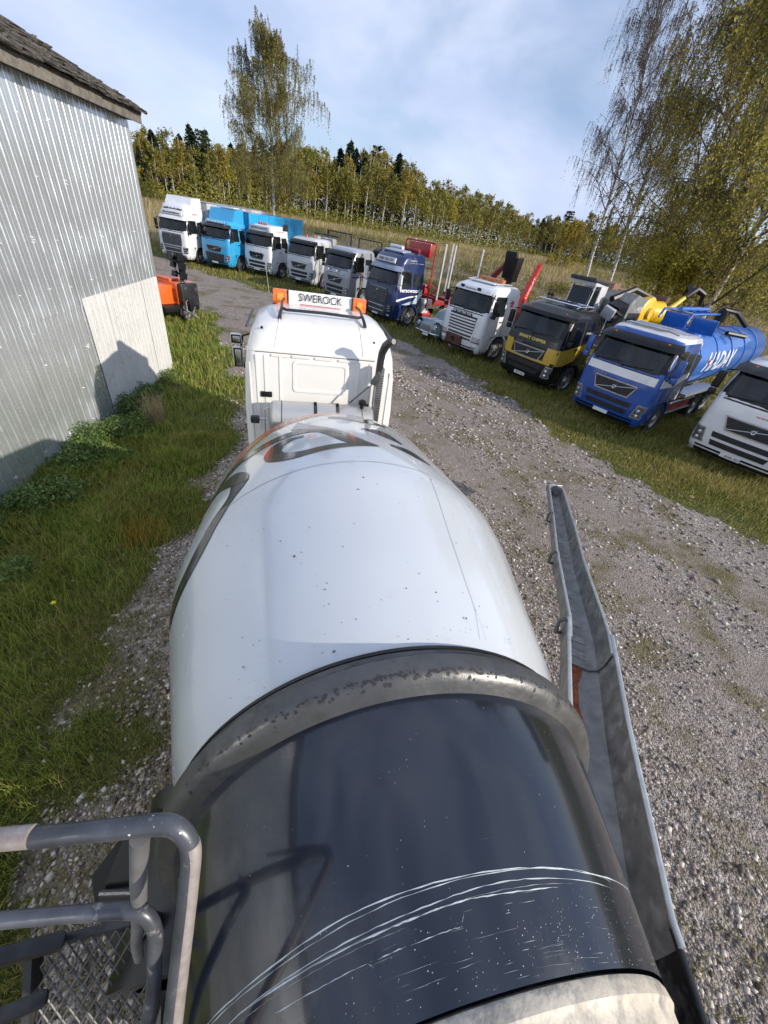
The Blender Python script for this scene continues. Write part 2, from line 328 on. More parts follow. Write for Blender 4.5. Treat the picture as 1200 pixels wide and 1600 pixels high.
    hh = nn('ShaderNodeMath'); hh.operation = 'ADD'; lk(vo.outputs['Distance'], hh.inputs[0]); lk(vo2.outputs['Distance'], hh.inputs[1]); iv = nn('ShaderNodeMath'); iv.operation = 'MULTIPLY'; lk(hh.outputs[0], iv.inputs[0]); iv.inputs[1].default_value = -1.0
    lk(iv.outputs[0], bp.inputs['Height']); lk(bp.outputs['Normal'], b_.inputs['Normal'])
    link('ground', me, m, smooth=0, kind='structure'); me.polygons.foreach_set('use_smooth', [True] * len(me.polygons))
build_ground()

# ------------------------------------------------------------------ gravel stones (uncountable)
MIX_C = (0.261, 0.622)
def outside_wall(P):
    a = np.array([-6.07, 4.33]); n = np.array([.985, .171]); return ((P - a) @ n > 0.03) | (P[:, 1] > 11.8)
def octa(n, P, z, size, squash=0.6, jit=0.3):
    base = np.array([(1, 0, 0), (0, 1, 0), (-1, 0, 0), (0, -1, 0), (0, 0, 1), (0, 0, -1)], float)
    vv = base[None] * (1 + (rng.random((n, 6, 1)) - 0.5) * 2 * jit); vv[:, :, 0] *= (0.8 + rng.random((n, 1)) * 0.7)
    th = rng.random(n) * 6.28; c, s = np.cos(th), np.sin(th); x = vv[:, :, 0] * c[:, None] - vv[:, :, 1] * s[:, None]; y = vv[:, :, 0] * s[:, None] + vv[:, :, 1] * c[:, None]
    tx, ty = (rng.random(n) - .5) * .7, (rng.random(n) - .5) * .7
    zz = vv[:, :, 2] * squash + x * tx[:, None] + y * ty[:, None]
    W = np.stack([x * size[:, None] + P[:, :1], y * size[:, None] + P[:, 1:2], zz * size[:, None] + (z + size * 0.25)[:, None]], -1)
    f = np.array([(0, 1, 4), (1, 2, 4), (2, 3, 4), (3, 0, 4), (1, 0, 5), (2, 1, 5), (3, 2, 5), (0, 3, 5)])
    F = (f[None] + (np.arange(n) * 6)[:, None, None]).reshape(-1, 3); return W.reshape(-1, 3), F
def ground_z(P):
    near = np.exp(-(P[:, 0] ** 2 + P[:, 1] ** 2) / 1600.0)
    ruts = np.exp(-((sdist(P, VERGE) * VS + 2.3) / 0.55) ** 2) + np.exp(-((sdist(P, VERGE) * VS + 4.3) / 0.55) ** 2)
    return elev(P) + near * ((vnoise(P, 0.35, 5) - 0.5) * 0.07 + (vnoise(P, 1.7, 6) - 0.5) * 0.03 - 0.02) - 0.03 * ruts
def scatter(n, r0, r1, pw, a0, a1):
    """n points around the camera foot, radius r0..r1 and compass angle a0..a1 (degrees from +Y, clockwise)"""
    r = r0 + (r1 - r0) * rng.random(n) ** pw; a = np.radians(a0 + (a1 - a0) * rng.random(n)); return np.column_stack([r * np.sin(a), r * np.cos(a)])
stone_m = leafmat('gravel_stone', [(0.09, 0.070, 0.056), (0.20, 0.162, 0.135), (0.31, 0.258, 0.218), (0.43, 0.365, 0.315), (0.60, 0.525, 0.46), (0.82, 0.76, 0.68)], trans=0.0, rough=0.75)
P = np.vstack([scatter(95000, 1.0, 17, 0.9, -62, 110), scatter(20000, 1.0, 7, 0.8, -110, -20)])
g, a, b = grassiness(P); keep = ((g < 0.25) | (rng.random(len(P)) < 0.05)) & outside_wall(P) & (a < 1.5)
keep &= rng.random(len(P)) < np.where(vnoise(P, 0.5, 9) > 0.42, 1.0, 0.35)
_sd = sdist(P, VERGE) * VS; keep &= rng.random(len(P)) > .8 * (np.exp(-((_sd + 2.3) / .6) ** 2) + np.exp(-((_sd + 4.3) / .6) ** 2))
P = P[keep]; sz = 0.009 + 0.020 * rng.random(len(P)) ** 2.5 + 0.02 * (rng.random(len(P)) < 0.012); sz *= np.clip(np.hypot(P[:, 0], P[:, 1]) / 6, 1, 2.0)
Vv, F = octa(len(P), P, ground_z(P), sz); link('gravel', np_mesh('gravel', Vv, F), stone_m, smooth=0, kind='stuff')

# ------------------------------------------------------------------ grass
def blades(P, z, h, wd, bend=0.6, stiff=0.0):
    n = len(P); th = rng.random(n) * 6.283; dx, dy = np.cos(th), np.sin(th); ln = rng.random(n) * bend * h
    px, py = -dy, dx; ph = th + (rng.random(n) - .5) * 2.2; lx, ly = np.cos(ph), np.sin(ph)
    b0 = np.stack([P[:, 0] - px * wd, P[:, 1] - py * wd, z], -1); b1 = np.stack([P[:, 0] + px * wd, P[:, 1] + py * wd, z], -1)
    m0 = np.stack([P[:, 0] - px * wd * .8 + lx * ln * .35, P[:, 1] - py * wd * .8 + ly * ln * .35, z + h * .6], -1); m1 = np.stack([P[:, 0] + px * wd * .8 + lx * ln * .35, P[:, 1] + py * wd * .8 + ly * ln * .35, z + h * .6], -1)
    t = np.stack([P[:, 0] + lx * ln, P[:, 1] + ly * ln, z + h * (1 - 0.25 * bend * rng.random(n))], -1)
    Vv = np.stack([b0, b1, m1, m0, t], 1).reshape(-1, 3); i = (np.arange(n) * 5)[:, None]
    F = np.concatenate([i + np.array([0, 1, 2]), i + np.array([0, 2, 3]), i + np.array([3, 2, 4])], 0); return Vv, F
GRASS = leafmat('lawn_grass', [(0.09, 0.145, 0.020), (0.15, 0.22, 0.030), (0.22, 0.28, 0.040), (0.30, 0.33, 0.06), (0.42, 0.37, 0.14)], 0.3, patch=(1.3, (0.28, 0.23, 0.07), .5))
VGRASS = leafmat('verge_grass', [(0.08, 0.105, 0.018), (0.14, 0.165, 0.028), (0.21, 0.22, 0.04), (0.30, 0.27, 0.07), (0.42, 0.34, 0.14)], 0.3, patch=(.55, (0.34, 0.28, 0.09), .75))
DRY = leafmat('dry_meadow_grass', [(0.15, 0.16, 0.05), (0.30, 0.25, 0.11), (0.46, 0.37, 0.20), (0.58, 0.47, 0.28), (0.38, 0.25, 0.13)], 0.3, patch=(.10, (0.16, 0.17, 0.05), .8))
P = np.vstack([scatter(150000, 1.2, 9, 0.8, -112, -15), scatter(70000, 6, 26, 0.9, -52, -12)])
g, a, b = grassiness(P); keep = (g > rng.random(len(P)) * 0.5) & (a > -1.0) & outside_wall(P) & (b < 0)
keep &= rng.random(len(P)) < 0.35 + 0.9 * vnoise(P, 1.6, 21)
P = P[keep]; r = np.hypot(P[:, 0], P[:, 1]); hgt = (0.04 + 0.12 * vnoise(P, 0.9, 3) + 0.14 * vnoise(P, 3.1, 61) ** 2 + 0.08 * rng.random(len(P))) * np.clip(0.55 + np.clip(grassiness(P)[1] / 1.2, 0, 1) * .6, .4, 1.2)
Vv, F = blades(P, ground_z(P), hgt, 0.0032 * np.clip(r / 4, 1, 3), 0.9); link('lawn_grass', np_mesh('lawn_grass', Vv, F), GRASS, smooth=0, kind='stuff')
# sparse tufts in the gravel
P = np.vstack([scatter(16000, 1.2, 14, 0.8, -60, 105), scatter(9000, 1.0, 9, .9, -100, -20)]); g, a, b = grassiness(P); keep = (vnoise(P, 0.85, 31) > np.where(a > -1.6, .40, .60)) & outside_wall(P) & (g < 0.3); P = P[keep]
P = np.repeat(P, 3, 0) + rng.normal(0, 0.03, (len(P) * 3, 2)); Vv, F = blades(P, ground_z(P), 0.03 + 0.05 * rng.random(len(P)), 0.004, 1.2)
link('weed_tufts', np_mesh('weed_tufts', Vv, F), VGRASS, smooth=0, kind='stuff')
P = np.vstack([scatter(170000, 6, 44, 0.75, -40, 85), scatter(110000, 7, 19, 0.8, 8, 80)]); g, a, b = grassiness(P); keep = (b > -0.6) & (g > rng.random(len(P)) * 0.5) & (rng.random(len(P)) < 0.3 + vnoise(P, 0.9, 22)); P = P[keep]
r = np.hypot(P[:, 0], P[:, 1]); Vv, F = blades(P, ground_z(P), (0.05 + 0.16 * vnoise(P, 0.7, 4) + 0.08 * rng.random(len(P))) * np.clip(.5 + (sdist(P, VERGE) * VS) / 3, .4, 1.3), 0.005 * np.clip(r / 8, 1, 3.5), 0.8)
link('verge_grass', np_mesh('verge_grass', Vv, F), VGRASS, smooth=0, kind='stuff')
P = scatter(110000, 36, 125, 0.8, -42, 52); g, a, b = grassiness(P); keep = (b > 3) & (rng.random(len(P)) < 0.25 + vnoise(P, 0.12, 23)); P = P[keep]
r = np.hypot(P[:, 0], P[:, 1]); Vv, F = blades(P, elev(P), 0.35 + 0.6 * vnoise(P, 0.15, 24) + 0.2 * rng.random(len(P)), 0.016 * np.clip(r / 40, 1, 3), 0.5)
link('meadow_grass', np_mesh('meadow_grass', Vv, F), DRY, smooth=0, kind='stuff')

# leafy weeds and dry stalks along the warehouse wall
def leaf_cloud(cent, rad, n, size, flat=0.6, hang=0.0):
    """n leaf quads in an ellipsoid"""
    d = rng.normal(size=(n, 3)); d /= np.linalg.norm(d, axis=1)[:, None]; q = cent + d * rad * (rng.random((n, 1)) ** 0.45); return leaf_quads(q, size, flat)
def leaf_quads(q, size, flat=0.6):
    n = len(q); nrm = rng.normal(size=(n, 3)); nrm[:, 2] += flat * np.sign(rng.random(n) - .1); nrm /= np.linalg.norm(nrm, axis=1)[:, None]
    a = np.cross(nrm, rng.normal(size=(n, 3))); a /= np.linalg.norm(a, axis=1)[:, None]; b = np.cross(nrm, a); s = size * (0.6 + 0.8 * rng.random((n, 1)))
    Vv = np.stack([q - a * s, q - b * s * .55, q + a * s, q + b * s * .55], 1).reshape(-1, 3); return Vv, np.arange(n * 4).reshape(-1, 4)
WA = np.array([-6.07, 4.33]); WD = np.array([-.171, .985]); WN = np.array([.985, .171])
def wp(s, o, z=0): q = WA + WD * s + WN * o; return (q[0], q[1], z)
WEED = leafmat('weed_leaf', [(0.04, 0.08, 0.02), (0.075, 0.13, 0.032), (0.11, 0.17, 0.045), (0.17, 0.21, 0.07)], 0.25)
Vs, Fs, o0 = [], [], 0
for k in range(70):
    s = rnd.uniform(-4.5, 6.4); o_ = abs(rnd.gauss(0, 0.42)) + 0.08
    if s > 4.6 and o_ > .55: continue
    hgt = rnd.uniform(.22, .55) * (1.0 if s < 4.5 else 0.7); c_ = np.array(wp(s, o_, hgt * .5))
    Vv, F = leaf_cloud(c_, np.array([.28, .32, hgt * .55]), 420, 0.028, 0.9); Vs.append(Vv); Fs.append(F + o0); o0 += len(Vv)
link('weed_bed', np_mesh('weed_bed', np.vstack(Vs), np.vstack(Fs)), WEED, smooth=0, kind='stuff')
def dry_tuft(loc, n, h, spread, label, m=None, wd=0.005, group=None):
    P = np.array([loc[:2]]) + rng.normal(0, spread, (n, 2)); Vv, F = blades(P, np.full(n, loc[2]) + 0 * P[:, 0], h * (0.5 + 0.6 * rng.random(n)), wd, 0.5)
    Vv = Vv - np.array(loc)
    if m is not None: return link('withered_grass', np_mesh('withered_grass', Vv, F), m, smooth=0, loc=loc, kind='stuff')
    return tag(link('dry_grass_tuft', np_mesh('dry_grass_tuft', Vv, F), m or leafmat('straw', [(0.30, 0.24, 0.12), (0.46, 0.38, 0.22), (0.58, 0.48, 0.30)], .25), smooth=0, loc=loc), label, 'grass tuft', group)
dry_tuft(wp(3.55, 1.0), 170, .85, .12, 'tall straw-coloured grass stalks standing in the weeds below the white wall sheets', wd=.006)
dry_tuft((-3.75, 4.35, 0), 500, .26, .17, 'orange-yellow withered grass clump at the lawn edge beside the gravel', leafmat('orange_grass', [(0.26, 0.17, 0.03), (0.42, 0.26, 0.05), (0.22, 0.21, 0.04)], .25))
# small yellow leaf-flower lying in the lawn
b_ = B()
for k in range(5):
    a_ = k * 1.256; b_.quad((0, 0, .2), (.02 * math.cos(a_ - .5), .02 * math.sin(a_ - .5), .205), (.04 * math.cos(a_), .04 * math.sin(a_), .2), (.02 * math.cos(a_ + .5), .02 * math.sin(a_ + .5), .205))
b_.tube([(0, 0, 0), (0.01, 0, .1), (0, 0, .2)], .003, 5)
b_.done('yellow_flower', mat('yellow_petal', (.7, .62, .03), .6), None, 0, label='single small yellow flower in the green lawn at the left', cat='flower', loc=(-3.87, 2.77, 0.0))

# ------------------------------------------------------------------ warehouse
GALV = mat('galvanised_sheet', (0.74, 0.78, 0.80), 0.27, 0.72, var=0.07, vscale=1.6, bump=0.30, bscale=2.2, dirt=(0.55, 0.59, 0.61), dirtamt=0.5, dscale=1.1)
WSHEET = mat('white_sheet', (0.63, 0.63, 0.61), 0.45, 0.0, var=0.06, vscale=1.5, dirt=(0.45, 0.43, 0.38), dirtamt=0.3, dscale=9)
WOOD = mat('weathered_board', (0.19, 0.172, 0.148), 0.85, var=0.3, vscale=9, bump=0.5, bscale=30, dirt=(0.10, 0.09, 0.075), dirtamt=0.5, dscale=5)
MOSS = mat('mossy_roof', (0.075, 0.066, 0.055), 0.95, var=0.45, vscale=9, bump=1.0, bscale=25, dirt=(0.22, 0.21, 0.18), dirtamt=0.35, dscale=14)
wh = thing('warehouse', 'corrugated steel warehouse with white lower sheets at the corner and mossy roof', 'building', (WA[0], WA[1], 0), math.atan2(WD[1], WD[0]))
# local frame: +x along the wall, away from the camera; -y out of the wall towards the yard; z up
def sheet(x0, x1, z0, z1, yo, m, jit=0.0):
    b = B(); p = 0.2; xs = []; k0 = math.floor(x0 / p) - 1
    for k in range(k0, int(x1 / p) + 2):
        for dx, dep in ((0.0, 0), (0.065, 0), (0.073, .011), (0.090, .011), (0.098, 0), (0.155, 0), (.16, .003), (.17, .003), (.175, 0)):
            x = k * p + dx
            if x0 <= x <= x1: xs.append((x, dep))
    xs = [(x0, xs[0][1])] + xs + [(x1, xs[-1][1])]
    rows = []
    for z in (z0, z0 + (z1 - z0) * .33, z0 + (z1 - z0) * .66, z1):
        wv = rnd.uniform(-.006, .006); rows.append([(x, -yo - d + wv * math.sin(x * 3 + z), z) for x, d in xs])
    b.grid(rows); b.grid([[(x, -yo - d, z0) for x, d in xs], [(x, -yo - d + .004, z0) for x, d in xs]])
    return b.done('wall_sheet', m, wh, 0)
x = -12.0
lows = []
while x < 3.7:
    x1 = min(x + .92, 3.74); sheet(x, x1 + .03, 0.02, 2.30 if x < .8 else 2.43, .045 + .004 * (len(lows) % 2), GALV); lows.append(x); x = x1
for k, (xa, xb) in enumerate(((3.72, 4.57), (4.58, 5.5), (5.5, 6.42), (6.42, 7.42))):
    o = sheet(xa, xb, 0.02, 2.50, .0705 + .003 * (k % 2), WSHEET)
x = -12.0; k = 0
while x < 7.4:
    x1 = min(x + .92, 7.45); sheet(x, x1 + .02, 2.37 if x > 1.5 else 2.26, 5.62, .057 + .003 * (k % 2), GALV); x = x1; k += 1
b = B(); b.box((-2.3, 3.6, 2.79), (19.4, 7.0, 5.5)); b.done('wall_core', mat('inner_wall', (.2, .2, .2), .8), wh, 0)
b = B(); b.prism([(0.02, 5.5), (7.1, 5.5), (3.55, 6.9)], 7.36, 7.40, 'x'); b.done('gable', WOOD, wh, 0)
for k in range(9): b = B(); b.box((7.44, .4 + k * .8, 2.8), (.03, .78, 5.5)); b.done('gable_sheet', GALV, wh, 0)
# eaves: fascia boards, soffit and rough roof tiles
SL = R(22)
for x0, x1 in ((-12.3, -7.6), (-7.59, -2.9), (-2.89, 2.2), (2.21, 7.58)):
    b = B(); b.box(((x0 + x1) / 2, -.31, 5.64), (x1 - x0, .035, .165), bev=.004); b.done('fascia_board', WOOD, wh, 30)
b = B(); b.box((-2.35, -.15, 5.60), (19.8, .30, .02)); b.done('soffit', mat('dark_soffit', (.06, .055, .05), .9), wh, 0)
for yy, zz, sg in ((-.31, 5.74, 1),):
    ln = 4.2; b = B(); cy = -.31 + ln * .5 * math.cos(SL); cz = 5.74 + ln * .5 * math.sin(SL); b.box((7.60, cy, cz - .06), (.035, ln, .18), rot=(SL, 0, 0)); b.done('verge_board', WOOD, wh, 0)
b = B(); b.box((-2.35, -.33 + 2.15 * math.cos(SL), 5.735 + 2.15 * math.sin(SL)), (19.9, 4.3, .05), rot=(SL, 0, 0)); b.box((-2.35, 7.4 - 2.15 * math.cos(SL) + .1, 5.735 + 2.15 * math.sin(SL)), (19.9, 4.3, .05), rot=(-SL, 0, 0)); b.done('roof_deck', MOSS, wh, 0)
tm = []
for v in range(4):
    b = B(); r2 = random.Random(v); b.box((0, 0, 0), (.47, .56, .045), bev=.008)
    bmesh.ops.subdivide_edges(b.bm, edges=b.bm.edges[:], cuts=1)
    for q in b.bm.verts: q.co += Vector((r2.uniform(-.012, .012), r2.uniform(-.02, .02), r2.uniform(-.018, .022)))
    o = b.done('roof_tile', MOSS, wh, 0); tm.append(o.data); bpy.data.objects.remove(o)
for i in range(20):
    for j in range(9):
        o = bpy.data.objects.new('roof_tile', tm[rnd.randrange(4)]); COL.objects.link(o); o.parent = wh
        d = -.06 + j * .47; o.location = (7.42 - i * .475 + rnd.uniform(-.01, .01), -.33 + (d + .22) * math.cos(SL), 5.79 + (d + .22) * math.sin(SL) + rnd.uniform(0, .02)); o.rotation_euler = (SL - .05 + rnd.uniform(-.03, .03), rnd.uniform(-.03, .03), rnd.uniform(-.02, .02))
Vs, Fs, o0 = [], [], 0
for k in range(260):
    s = 7.7 - 13 * rnd.random() ** 1.1; d = abs(rnd.gauss(0, .5)) if rnd.random() < .7 else rnd.uniform(0, 3.8); rr = rnd.uniform(.03, .09)
    c_ = np.array([min(s, 7.62), -.36 + d * math.cos(SL), 5.80 + d * math.sin(SL)]); Vv, F = octa(1, c_[None, :2], np.array([c_[2]]), np.array([rr]), .45, .35); Vs.append(Vv); Fs.append(F + o0); o0 += len(Vv)
link('moss_clumps', np_mesh('moss_clumps', np.vstack(Vs), np.vstack(Fs)), MOSS, wh, 0, kind='stuff')
b = B()
for k in range(150):   # screw heads on the lower sheets
    xx = rnd.choice([-2.9, -2.1, -1.1, -.3, .5, 1.3, 2.1, 2.9, 3.5, 4.3, 5.1, 5.9, 6.7]) + rnd.uniform(-.03, .03); zz = rnd.choice([.35, 1.0, 1.65, 2.2, 2.75, 3.5, 4.3, 5.1]) + rnd.uniform(-.04, .04)
    b.cyl((xx, -.04, zz), (xx, -(.066 if zz < 2.3 and xx < 3.7 else .080), zz), .011, n=6)
b.done('screw_heads', mat('screw_white', (.8, .8, .8), .3, .2), wh, 0, kind='stuff')
# ------------------------------------------------------------------ concrete mixer truck (the photographer stands on its ladder)
TH = 0.284
mx_ = thing('mixer_truck', 'white concrete mixer truck with dark drum end, steel chute and orange beacon bar', 'mixer truck', (.261, .622, 0), TH)
DT = .2225; DA = Vector((0, 0, 2.378)); DX = Vector((0, math.cos(DT), -math.sin(DT))); DU = Vector((0, math.sin(DT), math.cos(DT)))
PRS = [-1.2, -.76, -.12, 0, 1.08, 1.31, 2.8, 3.9]; PRR = [.62, .69, .872, .905, 1.199, 1.245, 1.262, .72]
def rad(s): return float(np.interp(s, PRS, PRR))
def dp(s, thd, off=0.0):
    a = R(thd); r = rad(s) + off; return DA + DX * s + (DU * math.cos(a) + Vector((1, 0, 0)) * math.sin(a)) * r
drum = B()
drum.lathe([(.06, .9), (.25, rad(.25)), (.6, rad(.6)), (1.0, 1.178), (1.08, 1.199), (1.16, 1.216), (1.31, 1.245), (2.0, 1.255), (2.72, 1.262), (2.8, 1.25), (2.9, 1.20), (3.9, .72), (4.05, .5), (4.1, 0.001)], DA, DX, n=128)
DRUMW = mat('drum_white_gloss', (0.56, 0.59, 0.61), 0.24, var=0.03, vscale=1.2, coat=0.8, dirt=(0.50, 0.50, 0.50), dirtamt=0.05, dscale=5)
dr = drum.done('drum', DRUMW, mx_, 40)
def cr_spline(pts, n):
    p = [pts[0]] + list(pts) + [pts[-1]]; o = []
    m = len(pts) - 1
    for k in range(n + 1):
        t = k / n * m; i = min(int(t), m - 1); f_ = t - i; a, b, c, d = p[i], p[i + 1], p[i + 2], p[i + 3]
        o.append(tuple(0.5 * ((2 * b[j]) + (-a[j] + c[j]) * f_ + (2 * a[j] - 5 * b[j] + 4 * c[j] - d[j]) * f_ ** 2 + (-a[j] + 3 * b[j] - 3 * c[j] + d[j]) * f_ ** 3) for j in range(2)))
    return o
def ribbon(name, l, r, m, off=.004, n=40, mcols=5, parent=None):
    A, C = cr_spline(l, n), cr_spline(r, n); b = B()
    b.grid([[dp(a[0] + (c[0] - a[0]) * k / mcols, a[1] + (c[1] - a[1]) * k / mcols, off) for k in range(mcols + 1)] for a, c in zip(A, C)])
    return b.done(name, m, parent or dr, 60)
BLKV = mat('black_vinyl', (0.030, 0.030, 0.030), 0.22, var=0.2, coat=0.6)
ORV = mat('orange_vinyl', (0.52, 0.13, 0.06), 0.25, var=0.1, coat=0.6)
BRV = mat('taupe_vinyl', (0.26, 0.24, 0.23), 0.25, var=0.1, coat=0.6)
ribbon('orange_stripe', [(1.95, -64), (2.268, -51.4), (2.544, -46.0), (2.685, -40.7), (2.759, -29.9), (2.775, -19.9), (2.775, -10.5), (2.77, -1.2), (2.76, 6)], [(1.90, -60), (2.15, -48.7), (2.40, -42.3), (2.526, -35.6), (2.598, -26.2), (2.653, -16.9), (2.693, -8.8), (2.733, -0.9), (2.75, 6)], ORV)
ribbon('brown_stripe', [(2.574, -18.5), (2.336, -12.5), (2.112, -4.2), (1.83, 3.6)], [(2.353, -21.5), (2.199, -12.8), (2.05, -6.2), (1.788, 2.5)], BRV, .0035)
ribbon('black_stripe', [(2.02, -62), (2.299, -49.5), (2.308, -39.8), (2.296, -27.9), (2.288, -20.0), (2.199, -12.8), (2.066, -6.1), (1.90, -0.2), (1.80, 3.8), (1.7, 7.8)], [(1.92, -60), (2.16, -47.5), (2.158, -37.8), (2.144, -26.5), (2.147, -19.2), (2.102, -12.1), (1.967, -8.2), (1.774, -4.1), (1.70, 0.0), (1.686, 7.7)], BLKV, .005)
ribbon('oval_letter', [(2.075, -16.5), (2.096, -22.8), (2.061, -28.3), (1.901, -31.0), (1.763, -30.3), (1.637, -26.5), (1.557, -20.2), (1.567, -14.1), (1.601, -6.5), (1.682, 7.5)], [(2.031, -16.6), (2.023, -20.5), (1.969, -23.6), (1.869, -24.5), (1.777, -23.8), (1.709, -21.3), (1.667, -17.0), (1.678, -10.8), (1.71, -3.6), (1.70, 6.0)], BLKV, .0062, n=70)
ribbon('letter_stroke', [(2.609, -5.9), (2.606, 2.1), (2.62, 10.5), (2.571, 19.0)], [(2.55, -6.1), (2.498, 1.5), (2.454, 8.2), (2.511, 18.4)], BLKV)
ribbon('letter_stroke', [(2.206, 5.0), (2.254, 11.7), (2.226, 16.5), (2.02, 20.2)], [(2.176, 5.3), (2.111, 9.4), (2.042, 13.6), (1.98, 19.8)], BLKV)
ribbon('letter_stroke', [(1.84, 13.0), (1.866, 20.4), (1.821, 24), (1.69, 28)], [(1.793, 13.2), (1.731, 17.7), (1.674, 21.7), (1.66, 27)], BLKV)
ribbon('swash_letter', [(1.588, -35.6), (1.511, -36.7), (1.398, -39.4), (1.296, -41.9), (1.206, -45.6), (1.088, -51.1), (1.02, -58.6), (0.997, -67.3), (1.0, -78)], [(2.0, -46.4), (1.719, -43.8), (1.517, -43.0), (1.391, -44.8), (1.29, -48.6), (1.188, -55.3), (1.126, -62.3), (1.123, -71.0), (1.16, -80.0)], BLKV, .005, n=60)
ribbon('swash_loop', [(1.60, -35.8), (1.72, -36.7), (1.927, -41.9), (2.031, -47.5), (2.061, -52.3), (2.02, -58)], [(1.56, -36.6), (1.60, -38.6), (1.66, -42.0), (1.80, -47.3), (1.92, -52.2), (1.98, -58)], BLKV, .0062, n=40)
GREYL = mat('seam_grey', (0.38, 0.40, 0.42), 0.5, var=0.2)
ribbon('weld_seam', [(1.26, 20.25), (.7, 20.2), (.1, 20.9)], [(1.26, 20.42), (.7, 20.35), (.1, 21.05)], GREYL, .003, mcols=1)
ribbon('sticker_edge', [(1.303, -75), (1.303, -30), (1.303, 20), (1.303, 70)], [(1.309, -75), (1.309, -30), (1.309, 20), (1.309, 70)], GREYL, .002, n=80, mcols=1)
b = B(); r2 = random.Random(5)
for k in range(120):
    s = .08 + 1.25 * r2.random() ** 1.6; th_ = r2.uniform(-45, 45); q = r2.uniform(.0015, .004) * (2.2 if r2.random() < .08 else 1)
    ds, dth = q, math.degrees(q / rad(s)) * r2.uniform(.5, 1.6); b.quad(*[dp(s + ds * math.cos(a), th_ + dth * math.sin(a), .0015) for a in (0.3, 1.9, 3.4, 5.0)])
b.done('paint_chips', mat('chip_dark', (.12, .12, .12), .7), dr, 0, kind='stuff')
# ring the drum runs on
RINGM = mat('ring_greased_steel', (0.115, 0.115, 0.112), 0.36, 0.55, var=0.25, vscale=5, dirt=(0.045, 0.045, 0.045), dirtamt=0.6, dscale=5, bump=0.15, bscale=18)
b = B(); b.lathe([(.035, .90), (.035, .922), (.025, .926), (.008, .926), (.002, .915), (-.006, .915), (-.010, .944), (-.018, .950), (-.075, .946), (-.093, .934), (-.105, .910), (-.113, .89), (-.12, .872)], DA, DX, n=128)
ring = b.done('roller_ring', RINGM, mx_, 35)
b = B(); b.lathe([(.060, .905), (.055, .922), (.036, .926), (.036, .905)], DA, DX, n=96); b.done('ring_gasket', BLACK, mx_, 35)
# flaking paint along the rear lip of the ring
b = B(); r2 = random.Random(9)
for k in range(230):
    th_ = r2.gauss(0, 26); s = -.078 - abs(r2.gauss(0, .010)); q = r2.uniform(.002, .007)
    rr = float(np.interp(s, [-.113, -.105, -.093, -.075, -.018], [.89, .910, .934, .946, .950])) + .0015
    pts = []
    for a in range(6):
        a_ = a * 1.047 + r2.uniform(-.3, .3); ss = s + q * .6 * math.cos(a_); tt = R(th_) + q * r2.uniform(.7, 1.8) / .97 * math.sin(a_)
        rr = float(np.interp(ss, [-.113, -.105, -.093, -.075, -.018], [.89, .910, .934, .946, .950])) + .0018
        pts.append(DA + DX * ss + (DU * math.cos(tt) + Vector((1, 0, 0)) * math.sin(tt)) * rr)
    b.quad(*pts)
b.done('flaked_paint', mat('flake_black', (.02, .02, .022), .6), ring, 0, kind='stuff')
# dark rear cone
NAVY_G = mat('drum_navy_gloss', (0.012, 0.016, 0.026), 0.17, var=0.15, vscale=1.4, coat=0.5, dirt=(0.03, 0.034, 0.042), dirtamt=0.15, dscale=3)
b = B(); b.lathe([(-.10, .87), (-.115, rad(-.115)), (-.4, rad(-.4)), (-.735, rad(-.735))], DA, DX, n=128); cone = b.done('rear_cone', NAVY_G, mx_, 40)
SCR = mat('scratch_white', (0.50, 0.54, 0.55), 0.55, var=0.25, vscale=30)
SCRF = mat('scratch_fine', (0.22, 0.24, 0.25), 0.5, var=0.4, vscale=30)
def scratch(pts, wd, m=SCR, n=50, jit=.0012, name='scratch'):
    A = cr_spline(pts, n); r2 = random.Random(int(abs(pts[0][0]) * 9999)); b = B(); rows = []
    for k, (s, t) in enumerate(A):
        ww = .62 * wd * (0.15 + 1.1 * abs(math.sin(k * .61 + pts[0][1])) * r2.uniform(.5, 1.2)); ww *= min(1, (k + .2) / 4, (n - k + .2) / 4); s += r2.uniform(-jit, jit) * .6
        rows.append([dp(s - ww, t, .0012), dp(s + ww, t, .0012)])
    b.grid(rows); return b.done(name, m, cone, 60)
scratch([(-.585, -66), (-.582, -56.4), (-.572, -41.5), (-.556, -27.1), (-.551, -14.4), (-.553, 1.1), (-.561, 17.4), (-.571, 33.7), (-.566, 59)], .0026)
scratch([(-.590, -60), (-.580, -41.5), (-.563, -22), (-.557, -4), (-.563, 22), (-.577, 40)], .0014)
scratch([(-.614, -58), (-.600, -37.4), (-.591, -22.7), (-.585, -10.2), (-.577, 3.0), (-.580, 16.5), (-.592, 40)], .0017)
scratch([(-.609, -48), (-.601, -25.4), (-.597, -12.9), (-.593, -2.8), (-.597, 8.0), (-.598, 19.2)], .0022)
scratch([(-.603, -38), (-.596, -16), (-.590, 4), (-.592, 24)], .0010, SCRF)
scratch([(-.620, -50), (-.611, -30), (-.606, -14)], .0010, SCRF)
scratch([(-.634, -13.6), (-.632, -8), (-.631, -3.9)], .0013, n=16); scratch([(-.631, -3.9), (-.620, -3.2), (-.609, -2.6)], .0009, n=8)
scratch([(-.64, -41.7), (-.638, -31.2), (-.635, -21.7)], .0013, n=20); scratch([(-.635, -21.7), (-.641, -21), (-.646, -20.7)], .001, n=8)
scratch([(-.636, -19.9), (-.634, -17), (-.633, -14.4)], .0012, n=14)
r2 = random.Random(31); b = B(); b2 = B()
